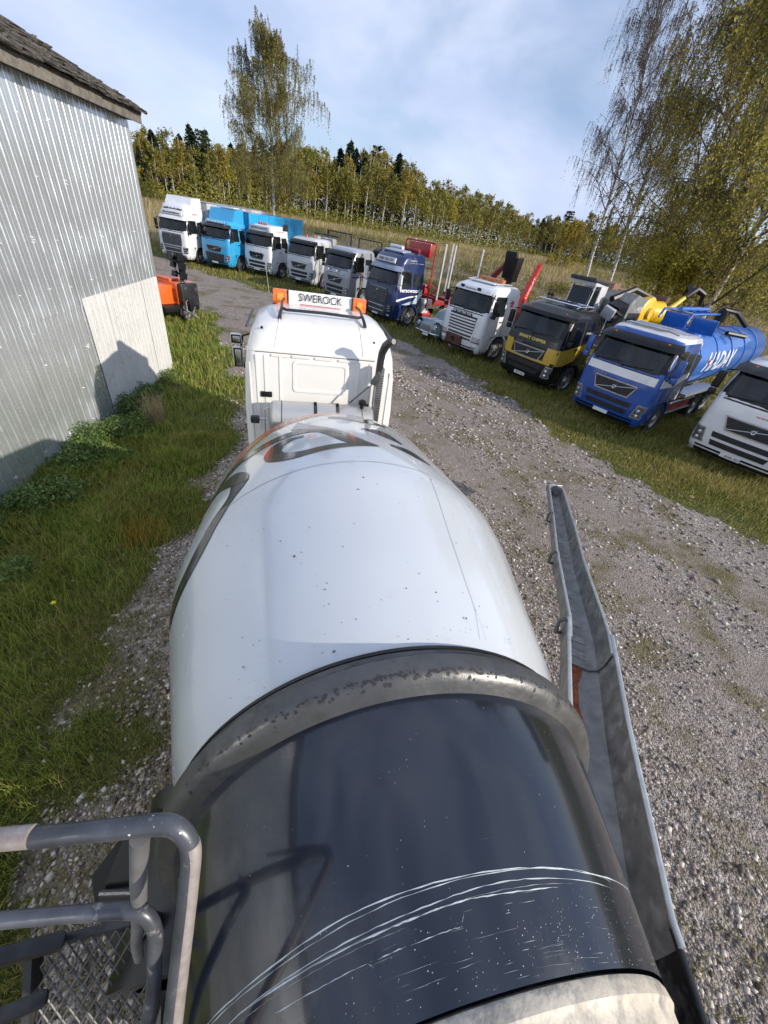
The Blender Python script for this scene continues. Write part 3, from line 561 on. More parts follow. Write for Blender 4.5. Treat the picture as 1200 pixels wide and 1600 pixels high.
for k in range(430):
    if k < 100: s = -.14 - .55 * r2.random(); t = r2.uniform(-60, 60); q = r2.uniform(.0007, .0016)
    else: s = -.60 - .13 * r2.random() ** .7; t = r2.gauss(18, 24); q = r2.uniform(.0005, .0016)
    if r2.random() < .16 and k >= 170: dt, ds = r2.uniform(.5, 2.5), q * .3
    else: dt, ds = math.degrees(q / .75) * r2.uniform(.6, 1.8), q
    (b if r2.random() < .3 else b2).quad(*[dp(s + ds * math.cos(a), t + dt * math.sin(a), .0014) for a in (0.3, 1.9, 3.4, 5.0)])
b.done('paint_nicks', SCR, cone, 0, kind='stuff'); b2.done('faint_nicks', SCRF, cone, 0, kind='stuff')
for k in range(14):
    s = -.62 - .1 * r2.random(); t = r2.uniform(-50, 40); scratch([(s, t), (s + r2.uniform(-.004, .004), t + r2.uniform(3, 12))], .0006, SCRF, n=8)
for k in range(14):
    s = r2.uniform(-.55, -.18); t = r2.uniform(-40, 40); scratch([(s, t), (s + r2.uniform(-.03, .03), t + r2.uniform(4, 10))], .0004, mat('scratch_hair', (.07, .075, .085), .5), n=8)
BEIGE = mat('worn_beige', (0.56, 0.50, 0.40), 0.55, var=0.15, vscale=7, bump=0.3, bscale=30, dirt=(0.14, 0.14, 0.14), dirtamt=0.55, dscale=9)
b = B(); b.lathe([(-.735, .672), (-.742, .690), (-.752, .694), (-.775, .694), (-.785, .684), (-.80, .680), (-1.02, .640), (-1.04, .60), (-.95, .52)], DA, DX, n=96); b.done('drum_mouth', BEIGE, mx_, 35)
# cab -----------------------------------------------------------------
cab = B()
SEC = [(.75, 1.19, 5.60, 7.70, .10), (1.2, 1.205, 5.60, 7.72, .12), (1.9, 1.205, 5.60, 7.70, .14), (2.45, 1.17, 5.60, 7.50, .16), (2.74, 1.13, 5.62, 7.32, .20),
       (2.78, 1.125, 5.635, 7.30, .22), (2.98, 1.07, 5.72, 7.22, .28), (3.10, .99, 5.86, 7.15, .34), (3.18, .86, 6.06, 7.08, .36), (3.23, .66, 6.32, 6.98, .30)]
def rrect(w_, r_, f_, rc, n=6):
    o = []
    for cx, cy, a0 in ((w_ - rc, r_ + rc, -90), (w_ - rc, f_ - rc, 0), (-w_ + rc, f_ - rc, 90), (-w_ + rc, r_ + rc, 180)):
        for k in range(n + 1): a = R(a0 + 90 * k / n); o.append((cx + rc * math.cos(a), cy + rc * math.sin(a)))
    return o
# interpolate sections smoothly
secs = []
for a, c in zip(SEC[:-1], SEC[1:]):
    for k in range(3): secs.append(tuple(a[j] + (c[j] - a[j]) * k / 3 for j in range(5)))
secs.append(SEC[-1])
vs = cab.grid([[(x, y, s[0]) for x, y in rrect(s[1], s[2], s[3], s[4])] for s in secs], close=True)
cab.bm.faces.new(vs[-1])
cabo = cab.done('cab', CABWHITE, mx_, 50)
def cab_rear_y(z): return float(np.interp(z, [s[0] for s in SEC], [s[2] for s in SEC]))
def strip(p, q, wd, th, m, name, par=None, bev=.004):
    """raised bar following the rear face from p=(x,z) to q"""
    b = B(); n = 8; pts = [(p[0] + (q[0] - p[0]) * k / n, p[1] + (q[1] - p[1]) * k / n) for k in range(n + 1)]; d = Vector((q[0] - p[0], q[1] - p[1])).normalized(); nx, nz = -d.y * wd / 2, d.x * wd / 2
    rows = []
    for x, z in pts:
        y = cab_rear_y(z); rows.append([(x + nx * 1.25, y + .003, z + nz * 1.25), (x + nx, y - th, z + nz), (x - nx, y - th, z - nz), (x - nx * 1.25, y + .003, z - nz * 1.25)])
    b.grid(rows); return b.done(name, m, par or cabo, 40)
GAP = mat('panel_gap', (0.16, 0.15, 0.14), 0.8)
strip((-1.0, 2.755), (.80, 2.755), .012, .003, GAP, 'panel_gap')
strip((-1.02, 2.775), (.82, 2.775), .02, .012, CABWHITE, 'roof_lip')
# pressed window blank
def rr_path(x0, x1, z0, z1, r, n=5):
    o = []
    for cx, cz, a0 in ((x1 - r, z1 - r, 0), (x0 + r, z1 - r, 90), (x0 + r, z0 + r, 180), (x1 - r, z0 + r, 270)):
        for k in range(n + 1): a = R(a0 + 90 * k / n); o.append((cx + r * math.cos(a), cz + r * math.sin(a)))
    return o
for x0, x1, z0, z1, d in ((-.47, .40, 2.18, 2.68, .010),):
    b = B(); o1 = rr_path(x0, x1, z0, z1, .07); o2 = rr_path(x0 + .015, x1 - .015, z0 + .015, z1 - .015, .06); o3 = rr_path(x0 + .05, x1 - .05, z0 + .05, z1 - .05, .045); o4 = rr_path(x0 + .06, x1 - .06, z0 + .06, z1 - .06, .04)
    b.grid([[(x, cab_rear_y(z) - y, z) for x, z in o] for o, y in ((o1, -.002), (o2, .016), (o3, .016), (o4, .004))], close=True)
    vs_ = [b.bm.verts.new((x, cab_rear_y(z) - .004, z)) for x, z in o4]; b.bm.faces.new(vs_)
    b.done('window_blank', CABWHITE, cabo, 40)
for x in (-.98, -.86, -.64, .56, .74):
    strip((x, 1.55), (x, 2.72), .035, .012, CABWHITE, 'pressed_rib')
for xa, xb in ((-.80, -.52), (-.50, -.2), (-.16, .14), (.2, .5)): strip((xa + .03, 2.725), (xb, 2.722), .028, .02, CABWHITE, 'roof_bracket')
for x, s_ in ((-1.09, 1), (1.07, -1)):
    b = B(); b.tube([(x, cab_rear_y(z) - .0, z) for z in (1.0, 1.6, 2.2, 2.6)], .014, 8); b.done('corner_rib', CABWHITE, cabo, 50)
# rear roof panel joints
for x in (-.72, .62):
    b = B(); pts = [(x * (1 - .12 * k / 8), cab_rear_y(z) - .002, z) for k, z in enumerate(np.linspace(2.80, 3.24, 9))]; b.tube(pts, .010, 6); b.done('roof_joint', CABWHITE, cabo, 50)
for x, z in ((-.90, 3.05), (.78, 3.0)):
    b = B(); y = cab_rear_y(z); b.cyl((x, y - .008, z), (x, y + .03, z), .018, n=10); b.done('rubber_bung', BLACK, cabo)
b = B(); b.box((-.86, 5.588, 2.13), (.17, .03, .085), bev=.01); b.done('air_vent', BLACK, cabo)
# side gaps and windows of the cab
for sx in (-1, 1):
    b = B(); b.box((sx * 1.185, 6.85, 2.25), (.02, .95, .62), rot=(0, sx * -.06, 0), bev=.008); b.done('side_window', GLASS, cabo)
    b = B(); b.box((sx * 1.208, 6.2, 1.9), (.006, .012, 1.7)); b.done('door_gap', GAP, cabo)
    b = B(); b.box((sx * 1.14, 6.6, 3.0), (.03, 1.2, .02), rot=(0, sx * -.5, 0)); b.done('drip_rail', TRIM, cabo)
b = B(); b.box((0, 7.62, 2.2), (2.1, .02, .7), rot=(.28, 0, 0)); b.done('windscreen', GLASS, cabo)
# mirrors on the left
def mirror(x, z, w_, h_, y):
    b = B(); b.box((x, y, z), (w_, .10, h_), bev=.035, seg=3); m_ = b.done('mirror', CABWHITE, mx_)
    b = B(); b.box((x, y - .052, z), (w_ - .03, .014, h_ - .03), bev=.004); b.done('mirror_surround', BLACK, m_)
    b = B(); b.box((x + .01, y - .062, z), (w_ - .075, .006, h_ - .075), bev=.002); b.done('mirror_glass', CHROME, m_)
mirror(-1.45, 2.52, .19, .17, 7.15); mirror(-1.44, 2.20, .17, .36, 7.15)
b = B(); b.tube([(-1.17, 7.2, 2.62), (-1.34, 7.2, 2.56), (-1.40, 7.2, 2.3), (-1.34, 7.2, 1.98), (-1.17, 7.2, 1.92)], .018, 8); b.done('mirror_arm', BLACK, mx_)
b = B(); b.tube([(1.13, 6.9, 2.72), (1.22, 6.9, 2.70), (1.235, 6.9, 2.60), (1.2, 6.9, 2.5), (1.15, 6.9, 2.48)], .02, 8); b.done('mirror_arm', CABWHITE, mx_)
# beacon bar with the sign
lb = B(); lb.box((0, 6.92, 3.19), (1.08, .14, .06), bev=.01); lbo = lb.done('beacon_bar', TRIM, mx_)
b = B(); b.box((0, 6.92, 3.31), (1.06, .13, .21), rot=(-.12, 0, 0), bev=.012); sg = b.done('sign_board', mat('sign_white', (.78, .78, .77), .35, var=.02), lbo)
text('SWEROCK', 'sign_text', TEXTD, sg, (0.0, 6.836, 3.335), .165, (R(90) - .12, 0, 0), width=.72, ext=.002)
b = B(); b.box((0.0, 6.8445, 3.236), (.68, .006, .008), rot=(-.12, 0, 0)); b.done('red_underline', mat('underline_red', (.6, .03, .08), .5), sg, 0)
for sx in (-1, 1):
    b = B(); b.box((sx * .66, 6.92, 3.31), (.235, .19, .22), rot=(-.1, 0, 0), bev=.025, seg=2); bo = b.done('beacon', AMBER, lbo)
    b = B(); b.box((sx * .66, 6.82, 3.31), (.10, .015, .12), rot=(-.1, 0, 0), bev=.005); b.done('beacon_reflector', mat('amber_bright', (.9, .3, .02), .15, coat=1), bo)
    b = B(); b.box((sx * .66, 6.92, 3.19), (.24, .17, .035)); b.done('beacon_base', TRIM, bo)
    b = B(); b.box((sx * .535, 6.9, 3.30), (.02, .16, .24), bev=.004); b.done('bar_clamp', TRIM, lbo)
b = B(); b.box((-.1 + .1, 6.78, 3.145), (.62, .12, .05), rot=(.2, 0, 0), bev=.01); b.done('bar_cover', DGREY, mx_)
# roof rail
def roofz(x, y):
    best = 0
    for s in secs:
        if abs(x) <= s[1] and s[2] <= y <= s[3]: best = max(best, s[0])
    return best
rail = [(-.64, 6.28, 3.265), (-.63, 6.10, 3.245), (-.58, 6.05, 3.245), (0, 6.03, 3.26), (.53, 6.05, 3.245), (.58, 6.10, 3.24), (.60, 6.3, 3.26)]
b = B(); b.tube([(-.60, 6.75, 3.30), (-.62, 6.45, 3.31), (-.62, 6.16, 3.275), (-.55, 6.10, 3.265), (0, 6.08, 3.28), (.55, 6.10, 3.265), (.62, 6.16, 3.275), (.62, 6.45, 3.31), (.60, 6.75, 3.30)], .022, 10)
rr_ = b.done('roof_rail', TRIM, mx_)
for sx in (-1, 1):
    b = B(); b.tube([(sx * .62, 6.16, 3.28), (sx * .64, 6.02, 3.22), (sx * .65, 5.97, 3.165)], [.022, .026, .032], 8); b.done('rail_foot', TRIM, rr_)
# tank, lamp, intake snorkel behind the cab
b = B(); b.lathe([(-.80, .001), (-.80, .16), (-.785, .215), (-.75, .245), (-.60, .25), (.60, .25), (.75, .245), (.785, .215), (.80, .16), (.80, .001)], (0.0, 5.27, 1.90), (1, 0, 0), n=48)
tank = b.done('water_tank', mat('brushed_tank', (.52, .52, .51), .36, .6, var=.08, vscale=3, dirt=(.35, .33, .3), dirtamt=.4), mx_, 35)
for x in (-.12, .22): b = B(); b.lathe([(-.025, .251), (-.025, .256), (.025, .256), (.025, .251)], (x, 5.27, 1.90), (1, 0, 0), n=48); b.done('tank_strap', TRIM, tank); 
for x in (-.12, .22): b = B(); b.box((x, 5.25, 2.165), (.045, .05, .03), bev=.006); b.done('strap_buckle', BLACK, tank)
for x in (-.62, .60): b = B(); b.lathe([(-.008, .250), (-.006, .254), (.006, .254), (.008, .250)], (x, 5.27, 1.90), (1, 0, 0), n=48); b.done('tank_weld', DGREY, tank)
b = B(); b.cyl((.60, 5.22, 2.12), (.60, 5.21, 2.21), .03); b.lathe([(0, .055), (.02, .062), (.06, .06), (.075, .04), (.08, .001)], (.60, 5.21, 2.20), (0, 0, 1), n=14); b.box((.66, 5.21, 2.20), (.08, .03, .03)); b.done('filler_cap', BLACK, tank)
b = B(); b.box((-1.02, 5.24, 1.86), (.13, .09, .11), bev=.025); wl = b.done('work_lamp', BLACK, mx_); b = B(); b.box((-1.02, 5.19, 1.86), (.10, .01, .08), bev=.004); b.done('lamp_glass', GLASS, wl)
b = B(); b.tube([(-.97, 5.26, 1.86), (-.84, 5.27, 1.86)], .018, 8); b.tube([(-.88, 5.27, 1.6), (-.88, 5.27, 2.02), (-.80, 5.27, 2.05)], .013, 8); b.done('lamp_bracket', STEEL, wl)
PERF = mat('perforated_steel', (.42, .42, .41), .4, .7, var=.2, dirt=(.1, .1, .1), dirtamt=.4)
b = B(); b.box((.86, 5.40, 2.28), (.10, .22, .95), bev=.02); b.box((.80, 5.36, 2.40), (.02, .12, .5)); gd = b.done('exhaust_guard', PERF, mx_)
b = B()
for i in range(6):
    for j in range(34): b.box((.825 + .0165 * i * .9, 5.288, 1.86 + j * .027), (.009, .004, .016))
b.done('guard_holes', BLACK, gd, 0, kind='stuff')
b = B(); b.tube([(.83, 5.34, 2.62), (.83, 5.33, 2.85), (.835, 5.31, 2.98), (.86, 5.26, 3.09), (.90, 5.17, 3.17), (.935, 5.08, 3.205)], [.055, .055, .058, .062, .06, .045], 16, cap=False)
sn = b.done('exhaust_stack', mat('sooty_steel', (.07, .07, .072), .38, .6, var=.3, dirt=(.2, .19, .18), dirtamt=.3), mx_, 50)
b = B(); b.tube([(.86, 5.26, 3.09), (.90, 5.17, 3.17), (.932, 5.085, 3.204)], [.05, .05, .038], 12); b.done('stack_mouth', BLACK, sn)
b = B(); b.box((.80, 5.30, 2.60), (.10, .05, .22), rot=(0, .5, 0), bev=.01); b.tube([(.76, 5.30, 2.53), (.42, 5.36, 2.16)], .014, 8); b.done('stack_strut', DGREY, sn)
b = B(); b.tube([(.76, 5.31, 2.56), (.68, 5.31, 2.48)], .022, 8); b.done('strut_sleeve', WHITE, sn)
# whip aerial on the cab
b = B(); b.tube([(-.83, 7.2, 3.05), (-.86, 7.2, 3.35), (-.9, 7.15, 3.8)], [.006, .005, .003], 6); b.done('aerial', mat('aerial_grey', (.4, .4, .36), .5), mx_)

# chassis, wheels, fenders ------------------------------------------------
def wheel(x, y, r, wd, parent, side, name='wheel', spokes=10, dual=False, z=None):
    z = r if z is None else z
    b = B(); h = wd / 2; b.lathe([(-h * .8, r * .58), (-h, r * .66), (-h, r * .92), (-h * .82, r * .99), (h * .82, r * .99), (h, r * .92), (h, r * .66), (h * .8, r * .58)], (x, y, z), (1, 0, 0), n=32)
    for k in range(14):
        a = k * 2 * math.pi / 26; b.box((x, y + math.cos(a) * r * .985, z + math.sin(a) * r * .985), (wd * .8, .035, .035), rot=(a, 0, 0))
    wo = b.done(name, RUBBER, parent, 30)
    b = B(); s = side; o = x + s * h * .62
    b.lathe([(0, r * .6), (s * h * .35, r * .59), (s * h * .30, r * .55), (s * -.02, r * .50), (s * -.05, r * .36), (s * .03, r * .22), (s * .07, r * .20), (s * .08, .001)], (o, y, z), (1, 0, 0), n=28)
    for k in range(spokes):
        a = k * 2 * math.pi / spokes; b.cyl((o - s * .02, y + math.cos(a) * r * .29, z + math.sin(a) * r * .29), (o + s * .035, y + math.cos(a) * r * .29, z + math.sin(a) * r * .29), .016, n=6)
    b.done('rim', RIM, wo, 35)
    b = B()
    for k in range(spokes):
        a = (k + .5) * 2 * math.pi / spokes; b.cyl((o - s * .043, y + math.cos(a) * r * .43, z + math.sin(a) * r * .43), (o - s * .02, y + math.cos(a) * r * .43, z + math.sin(a) * r * .43), .028, n=8)
    b.done('rim_holes', BLACK, wo, 0)
    return wo
for sx in (-1, 1):
    for y in (7.0, .7, 2.05, -.62): wheel(sx * 1.03, y, .5, .32, mx_, sx)
    b = B(); b.box((sx * .42, 2.9, .95), (.09, 9.4, .28)); b.done('chassis_rail', DGREY, mx_, 0)
    for y in (.7, 2.05, -.62):
        b = B(); b.lathe([(-.17, .58), (-.17, .61), (.17, .61), (.17, .58)], (sx * 1.03, y, .5), (1, 0, 0), n=18, th0=R(15), th1=R(165), ref=(0, 1, 0)); b.done('fender', BLACK, mx_, 30)
    b = B(); b.tube([(sx * .5, .1, 1.05), (sx * .72, .05, 1.5), (sx * .62, 0, 1.78)], .06, 8); b.box((sx * .62, -.08, 1.72), (.25, .22, .2), bev=.03); b.done('drum_roller_stand', DGREY, mx_, 30)
b = B(); b.prism([(4.3, 1.05), (4.9, 1.05), (4.75, 2.1), (4.5, 2.1)], -.45, .45, 'x'); b.done('front_pedestal', DGREY, mx_, 0)
b = B(); b.box((0, 7.8, .75), (2.35, .3, .7), bev=.08); b.box((0, 6.5, 1.1), (2.3, 2.3, .3), bev=.05); b.done('bumper', WHITE, mx_)
b = B(); b.box((-1.08, 3.6, .85), (.3, 1.3, .6), bev=.06); b.done('fuel_tank', STEEL, mx_)
b = B(); b.box((1.08, 3.6, .85), (.3, 1.0, .6), bev=.04); b.done('battery_box', BLACK, mx_)

# chute ------------------------------------------------------------------
CH = [((.92, -.95, 2.14), .42), ((1.13, -.45, 2.07), .415), ((1.64, .39, 1.97), .40), ((2.26, 1.27, 1.80), .385), ((2.88, 2.35, 1.56), .355), ((3.68, 3.57, 1.24), .335), ((4.75, 5.25, .80), .285)]
def chp(t):
    i = min(int(t), len(CH) - 2); f_ = t - i; p = Vector(CH[i][0]).lerp(Vector(CH[i + 1][0]), f_); return p, CH[i][1] + (CH[i + 1][1] - CH[i][1]) * f_
CHM = mat('chute_galvanised', (0.34, 0.35, 0.345), 0.45, 0.5, var=0.2, vscale=9, bump=0.2, bscale=12, dirt=(0.20, 0.20, 0.19), dirtamt=0.55, dscale=6)
RIMM = mat('chute_rim', (0.52, 0.54, 0.54), 0.38, 0.6, var=0.15, vscale=12, dirt=(.3, .3, .29), dirtamt=.3)
CHI = mat('chute_inside', (0.21, 0.21, 0.20), 0.5, 0.25, var=0.30, vscale=9, bump=0.3, bscale=20, dirt=(0.36, 0.36, 0.345), dirtamt=0.5, dscale=7)
RUST = mat('rust', (0.30, 0.085, 0.028), 0.9, var=0.5, vscale=22, bump=0.6, bscale=60, dirt=(0.12, 0.05, 0.03), dirtamt=0.6, dscale=18)
def chute_section(t0, t1, scale, drop, name='chute_section'):
    n = 10; rows, rin, rl, rr2, rust = [], [], [], [], []
    for k in range(n + 1):
        t = t0 + (t1 - t0) * k / n; p, w_ = chp(t); p2, _ = chp(min(t + .01, len(CH) - 1.001)); d = (p2 - p).normalized() if (p2 - p).length > 1e-6 else (Vector(CH[-1][0]) - Vector(CH[-2][0])).normalized()
        sx = d.cross(Vector((0, 0, 1))).normalized(); uz = sx.cross(d); w_ *= scale; p = p - uz * drop; hw = w_ / 2; dep = w_ * .78
        prof = [(-hw, 0), (-hw * .98, -dep * .55), (-hw * .86, -dep * .86), (-hw * .5, -dep), (hw * .5, -dep), (hw * .86, -dep * .86), (hw * .98, -dep * .55), (hw, 0)]
        rows.append([p + sx * a + uz * c for a, c in prof]); rin.append([p + sx * a * .965 + uz * (c + .012 if c < 0 else c) for a, c in prof])
        rl.append(p + sx * -hw); rr2.append(p + sx * hw); rust.append((p, sx, uz, hw, dep))
    b = B(); b.grid(rows); b.grid([r_[::-1] for r_ in rin]); b.grid([rows[0], rin[0]]); b.grid([rows[-1], rin[-1]]); o = b.done(name, [CHM, CHI], mx_, 40)
    nf = n * 7
    for i, pl in enumerate(o.data.polygons): pl.material_index = 1 if nf <= i < 2 * nf else 0
    for side in (rl, rr2):
        b = B(); b.tube(side, .017 * scale, 8); b.done('chute_rim', RIMM, o, 50)
    b = B(); b.tube([rows[-1][j] + (rows[-1][j] - (rows[-1][0] + rows[-1][-1]) / 2) * .02 for j in range(8)], .012, 6); b.done('end_lip', RIMM, o, 50)
    return o, rust
s1, ru = chute_section(.80, 2.95, 1.0, 0)
b = B(); rows = []
for k, (p, sx, uz, hw, dep) in enumerate(ru):
    ww = .05 + .02 * math.sin(k * 2.3); rows.append([p + sx * (-hw * .80) + uz * (-dep * .86 + .03), p + sx * (-hw * .44) + uz * (-dep + .017), p + sx * (-hw * .44 + ww * 2.0) + uz * (-dep + .017)])
b.grid(rows); b.done('rust_streak', RUST, s1, 60)
s2, _ = chute_section(2.72, 4.05, .90, .012); s3, _ = chute_section(3.9, 5.05, .92, .02); s4, _ = chute_section(4.9, 6.0, .92, .03)
b = B(); r2 = random.Random(4)   # cement patches inside the second section
for k in range(5):
    t = 2.85 + k * .2; p, w_ = chp(t); p2, _ = chp(t + .1); d = (p2 - p).normalized(); sx = d.cross(Vector((0, 0, 1))).normalized(); uz = sx.cross(d); q = p - uz * (w_ * .9 * .78 - .0035); hw = w_ * .20
    b.quad(q - sx * hw - d * .035, q + sx * hw * .9 - d * .045, q + sx * hw * .85 + d * .05, q - sx * hw * .9 + d * .06)
b.done('cement_ridges', mat('cement_pale', (.27, .255, .25), .7, var=.3, vscale=20), s2, 0)
for t, sc in ((2.9, 1.12), (4.0, 1.05), (5.0, 1.05)):
    p, w_ = chp(t); p2, _ = chp(t + .02); d = (p2 - p).normalized(); sx = d.cross(Vector((0, 0, 1))).normalized(); uz = sx.cross(d); hw = w_ / 2 * sc
    b = B(); b.tube([p - sx * (hw + .0) + uz * .02, p - sx * (hw + .05) - uz * .03, p - sx * (hw + .045) - uz * .13 + d * -.06, p - sx * (hw - .01) - uz * .15], .018, 8); b.done('chute_hook', DGREY, mx_, 40)
    b = B(); b.tube([p + sx * hw + uz * .01, p + sx * (hw + .03) - uz * .05, p + sx * hw - uz * .12], .014, 8); b.done('chute_latch', RIMM, mx_, 40)
# black outlet hood at the chute head
_n = CHM, CHI, RIMM
CHM = CHI = RIMM = mat('black_rubber_hood', (.014, .014, .014), .38, dirt=(.16, .16, .16), dirtamt=.3)
hood, _ = chute_section(.02, .92, 1.0, .02, 'outlet_hood')
CHM, CHI, RIMM = _n

# ladder platform at the rear left --------------------------------------------
TUBE = mat('chipped_rail_paint', (0.085, 0.090, 0.105), 0.36, 0.3, var=0.4, vscale=10, dirt=(0.58, 0.54, 0.48), dirtamt=0.10, dscale=26)
WORN = mat('bare_worn_metal', (0.40, 0.355, 0.325), 0.42, 0.4, var=0.25, vscale=25, dirt=(0.25, 0.18, 0.15), dirtamt=0.5, dscale=20)
def smooth_path(p, n=24):
    P_ = [Vector(q) for q in p]; o = []
    for i in range(len(P_) - 1):
        a, b_, c, d = P_[max(i - 1, 0)], P_[i], P_[i + 1], P_[min(i + 2, len(P_) - 1)]
        for k in range(n // (len(P_) - 1) + 2):
            t = k / (n // (len(P_) - 1) + 2); o.append(0.5 * ((2 * b_) + (c - a) * t + (2 * a - 5 * b_ + 4 * c - d) * t * t + (-a + 3 * b_ - 3 * c + d) * t ** 3))
    o.append(P_[-1]); return o
top = smooth_path([(-1.9, -.10, 3.38), (-1.037, -.194, 3.432), (-.80, -.222, 3.473), (-.70, -.232, 3.490), (-.655, -.243, 3.482), (-.634, -.268, 3.440), (-.640, -.31, 3.37), (-.656, -.375, 3.259), (-.685, -.492, 3.063), (-.74, -.72, 2.68)], 90)
b = B(); b.tube(top, .0190, 20); trail = b.done('hand_rail', TUBE, mx_, 60)
b = B(); b.tube(smooth_path([(-1.9, -.10, 3.385), (-1.037, -.194, 3.437), (-.90, -.209, 3.460), (-.885, -.211, 3.463)], 10), [.0222] * 10 + [.0222] * 7, 20) if False else b.tube([(-1.3, -.165, 3.414), (-1.037, -.194, 3.432), (-.93, -.206, 3.4505)], .0199, 20); b.done('worn_patch', WORN, trail, 60)
b = B(); r2 = random.Random(8)
for k in range(90):
    i = r2.randrange(8, len(top) - 4); p = top[i].lerp(top[i + 1], r2.random()); t_ = (top[i + 1] - top[i]).normalized(); x_ = t_.cross(Vector((0, 0, 1))).normalized(); y_ = x_.cross(t_); a = r2.uniform(0, 3.1); q = r2.uniform(.0003, .0012) * (3 if r2.random() < .06 else 1)
    d_ = x_ * math.cos(a) + y_ * math.sin(a); e_ = t_.cross(d_); c_ = p + d_ * .0192; b.quad(c_ + t_ * q, c_ + e_ * q * .8, c_ - t_ * q * .9, c_ - e_ * q * .7)
b.done('paint_chips', mat('chip_white', (.7, .68, .62), .7), trail, 0, kind='stuff')
wp_ = [p + Vector((.003, .0, .0015)) for p in top if p.y < -.262]
b = B(); b.tube(wp_, [.0178] * len(wp_), 20); b.done('worn_edge', WORN, trail, 60)
mid = smooth_path([(-2.0, -.15, 2.88), (-1.217, -.223, 2.956), (-.93, -.258, 3.006), (-.843, -.271, 3.021), (-.803, -.283, 3.008), (-.783, -.312, 2.955), (-.787, -.35, 2.89), (-.794, -.393, 2.813), (-.831, -.491, 2.621), (-.88, -.62, 2.35)], 80)
b = B(); b.tube(mid, .0182, 18); b.done('hand_rail', TUBE, mx_, 60)
b = B(); b.tube([(-.726, -.242, 3.47), (-.79, -.25, 3.18), (-.842, -.259, 2.918), (-.972, -.251, 2.375), (-1.06, -.24, 1.95)], .0185, 14); b.done('rail_post', mat('grey_post', (.20, .20, .20), .5, .3, var=.25, dirt=(.4, .38, .35), dirtamt=.3), mx_, 60)
# expanded-metal steps
gx0, gx1 = -1.50, -1.06
def gpt(u, v): # u across (left..right), v from far edge backwards
    return Vector((gx0 + (gx1 - gx0) * u - .03 * v * (1 - u), -.125 - .36 * v, 1.80 - .42 * v + .06 * u))
b = B(); du, dv = 1 / 9.0, 1 / 7.0
for i in range(-1, 10):
    for j in range(-1, 15):
        for sgn in (-1, 1):
            pts = []
            for k in range(3):
                u = (i + .5 * k + (0 if sgn > 0 else 1)) * du if sgn > 0 else (i + 1 - .5 * k) * du
                v = (j + k * .5) * dv; pts.append((u, v))
            pts = [(min(max(u, 0), 1), v) for u, v in pts]
            if all(0 <= v <= 1.9 for _, v in pts) and pts[0][0] != pts[-1][0]: b.tube([gpt(*p) for p in pts], .0042, 5, cap=False)
b.done('step_mesh', mat('mesh_dark', (.13, .13, .13), .45, .5, var=.3, dirt=(.25, .24, .22), dirtamt=.3), mx_, 0, kind='stuff')
STEPF = mat('step_frame_dark', (.04, .04, .042), .5, .3, var=.4, vscale=8, dirt=(.14, .13, .12), dirtamt=.5)
b = B(); b.box((-1.28, -.11, 1.80), (.50, .03, .09), rot=(0, -.12, 0), bev=.008); b.done('step_frame', STEPF, mx_)
b = B(); b.prism([(-.10, 1.85), (-.10, 1.72), (-.85, .86), (-.85, 1.02)], -1.56, -1.53, 'x'); b.done('step_side', STEPF, mx_, 0)
b = B(); b.prism([(-.10, 1.92), (-.10, 1.79), (-.85, .92), (-.85, 1.06)], -1.06, -1.035, 'x'); b.done('step_side', STEPF, mx_, 0)
b = B(); b.box((-1.75, -.16, 1.98), (.75, .06, .08), rot=(0, .32, .1), bev=.02); b.done('ladder_beam', STEPF, mx_)
b = B(); b.box((-1.62, -.34, 2.02), (.55, .05, .065), rot=(0, .25, .2), bev=.02); b.done('ladder_beam', STEPF, mx_)
b = B(); b.box((-1.50, -.46, 2.0), (.10, .06, .42), rot=(.3, .5, 0), bev=.015); b.done('ladder_bracket', mat('grey_bracket', (.16, .16, .16), .5, .3, var=.3), mx_)
# black splash shield on the fender side
b = B(); pl = [(-1.52, .17, 1.44), (-1.33, .30, 1.66), (-1.18, .33, 1.76), (-1.0, .33, 1.80), (-1.0, -.10, 1.34), (-1.38, -.10, 1.18), (-1.50, .06, 1.30)]
f1_ = [b.bm.verts.new(p) for p in pl]; f2_ = [b.bm.verts.new((p[0], p[1] + .02, p[2] - .03)) for p in pl]; b.bm.faces.new(f1_); b.bm.faces.new(f2_[::-1])
for k in range(7): b.bm.faces.new((f1_[k], f2_[k], f2_[(k + 1) % 7], f1_[(k + 1) % 7]))
sh = b.done('splash_shield', mat('black_satin', (.012, .012, .013), .35, var=.3), mx_, 0)
b = B(); b.tube([(-1.46, .10, 1.40), (-1.25, .06, 1.47)], .016, 8); b.tube([(-1.25, .06, 1.50), (-1.25, -.08, 1.34), (-1.12, .05, 1.52)], .009, 6); b.done('shield_strut', DGREY, sh)
b = B(); b.lathe([(-.4, .30), (-.4, .42), (.35, .42), (.35, .30)], (-.86, .1, 1.45), (0, 1, 0), n=24); b.done('hydraulic_housing', mat('black_satin', (.012, .012, .013), .35), mx_, 40)
# ------------------------------------------------------------------ parked trucks
# truck frame: x to the truck's left-hand side (right in the picture), front face at y=0, body towards +y
def rz_pt(S, z):
    zs = [s[0] for s in S]; return [float(np.interp(z, zs, [s[j] for s in S])) for j in range(1, 5)]   # w, front, rear, rc
def fpt(S, x, z, off=0.0, bow=.07):
    w_, f_, r_, rc = rz_pt(S, z); ax_ = min(abs(x), w_ - 1e-4); k = ax_ / w_; y = f_ + bow * k * k; nx, ny = 0.0, -1.0
    if ax_ > w_ - rc: dx = ax_ - (w_ - rc); y += rc - math.sqrt(max(rc * rc - dx * dx, 0)); nx = dx / rc; ny = -math.sqrt(max(1 - nx * nx, 0))
    return Vector((math.copysign(ax_ + nx * off, x), y + ny * off, z))
def spt(S, y, z, sx, off=0.0):
    w_, f_, r_, rc = rz_pt(S, z); return Vector((sx * (w_ + off), y, z))
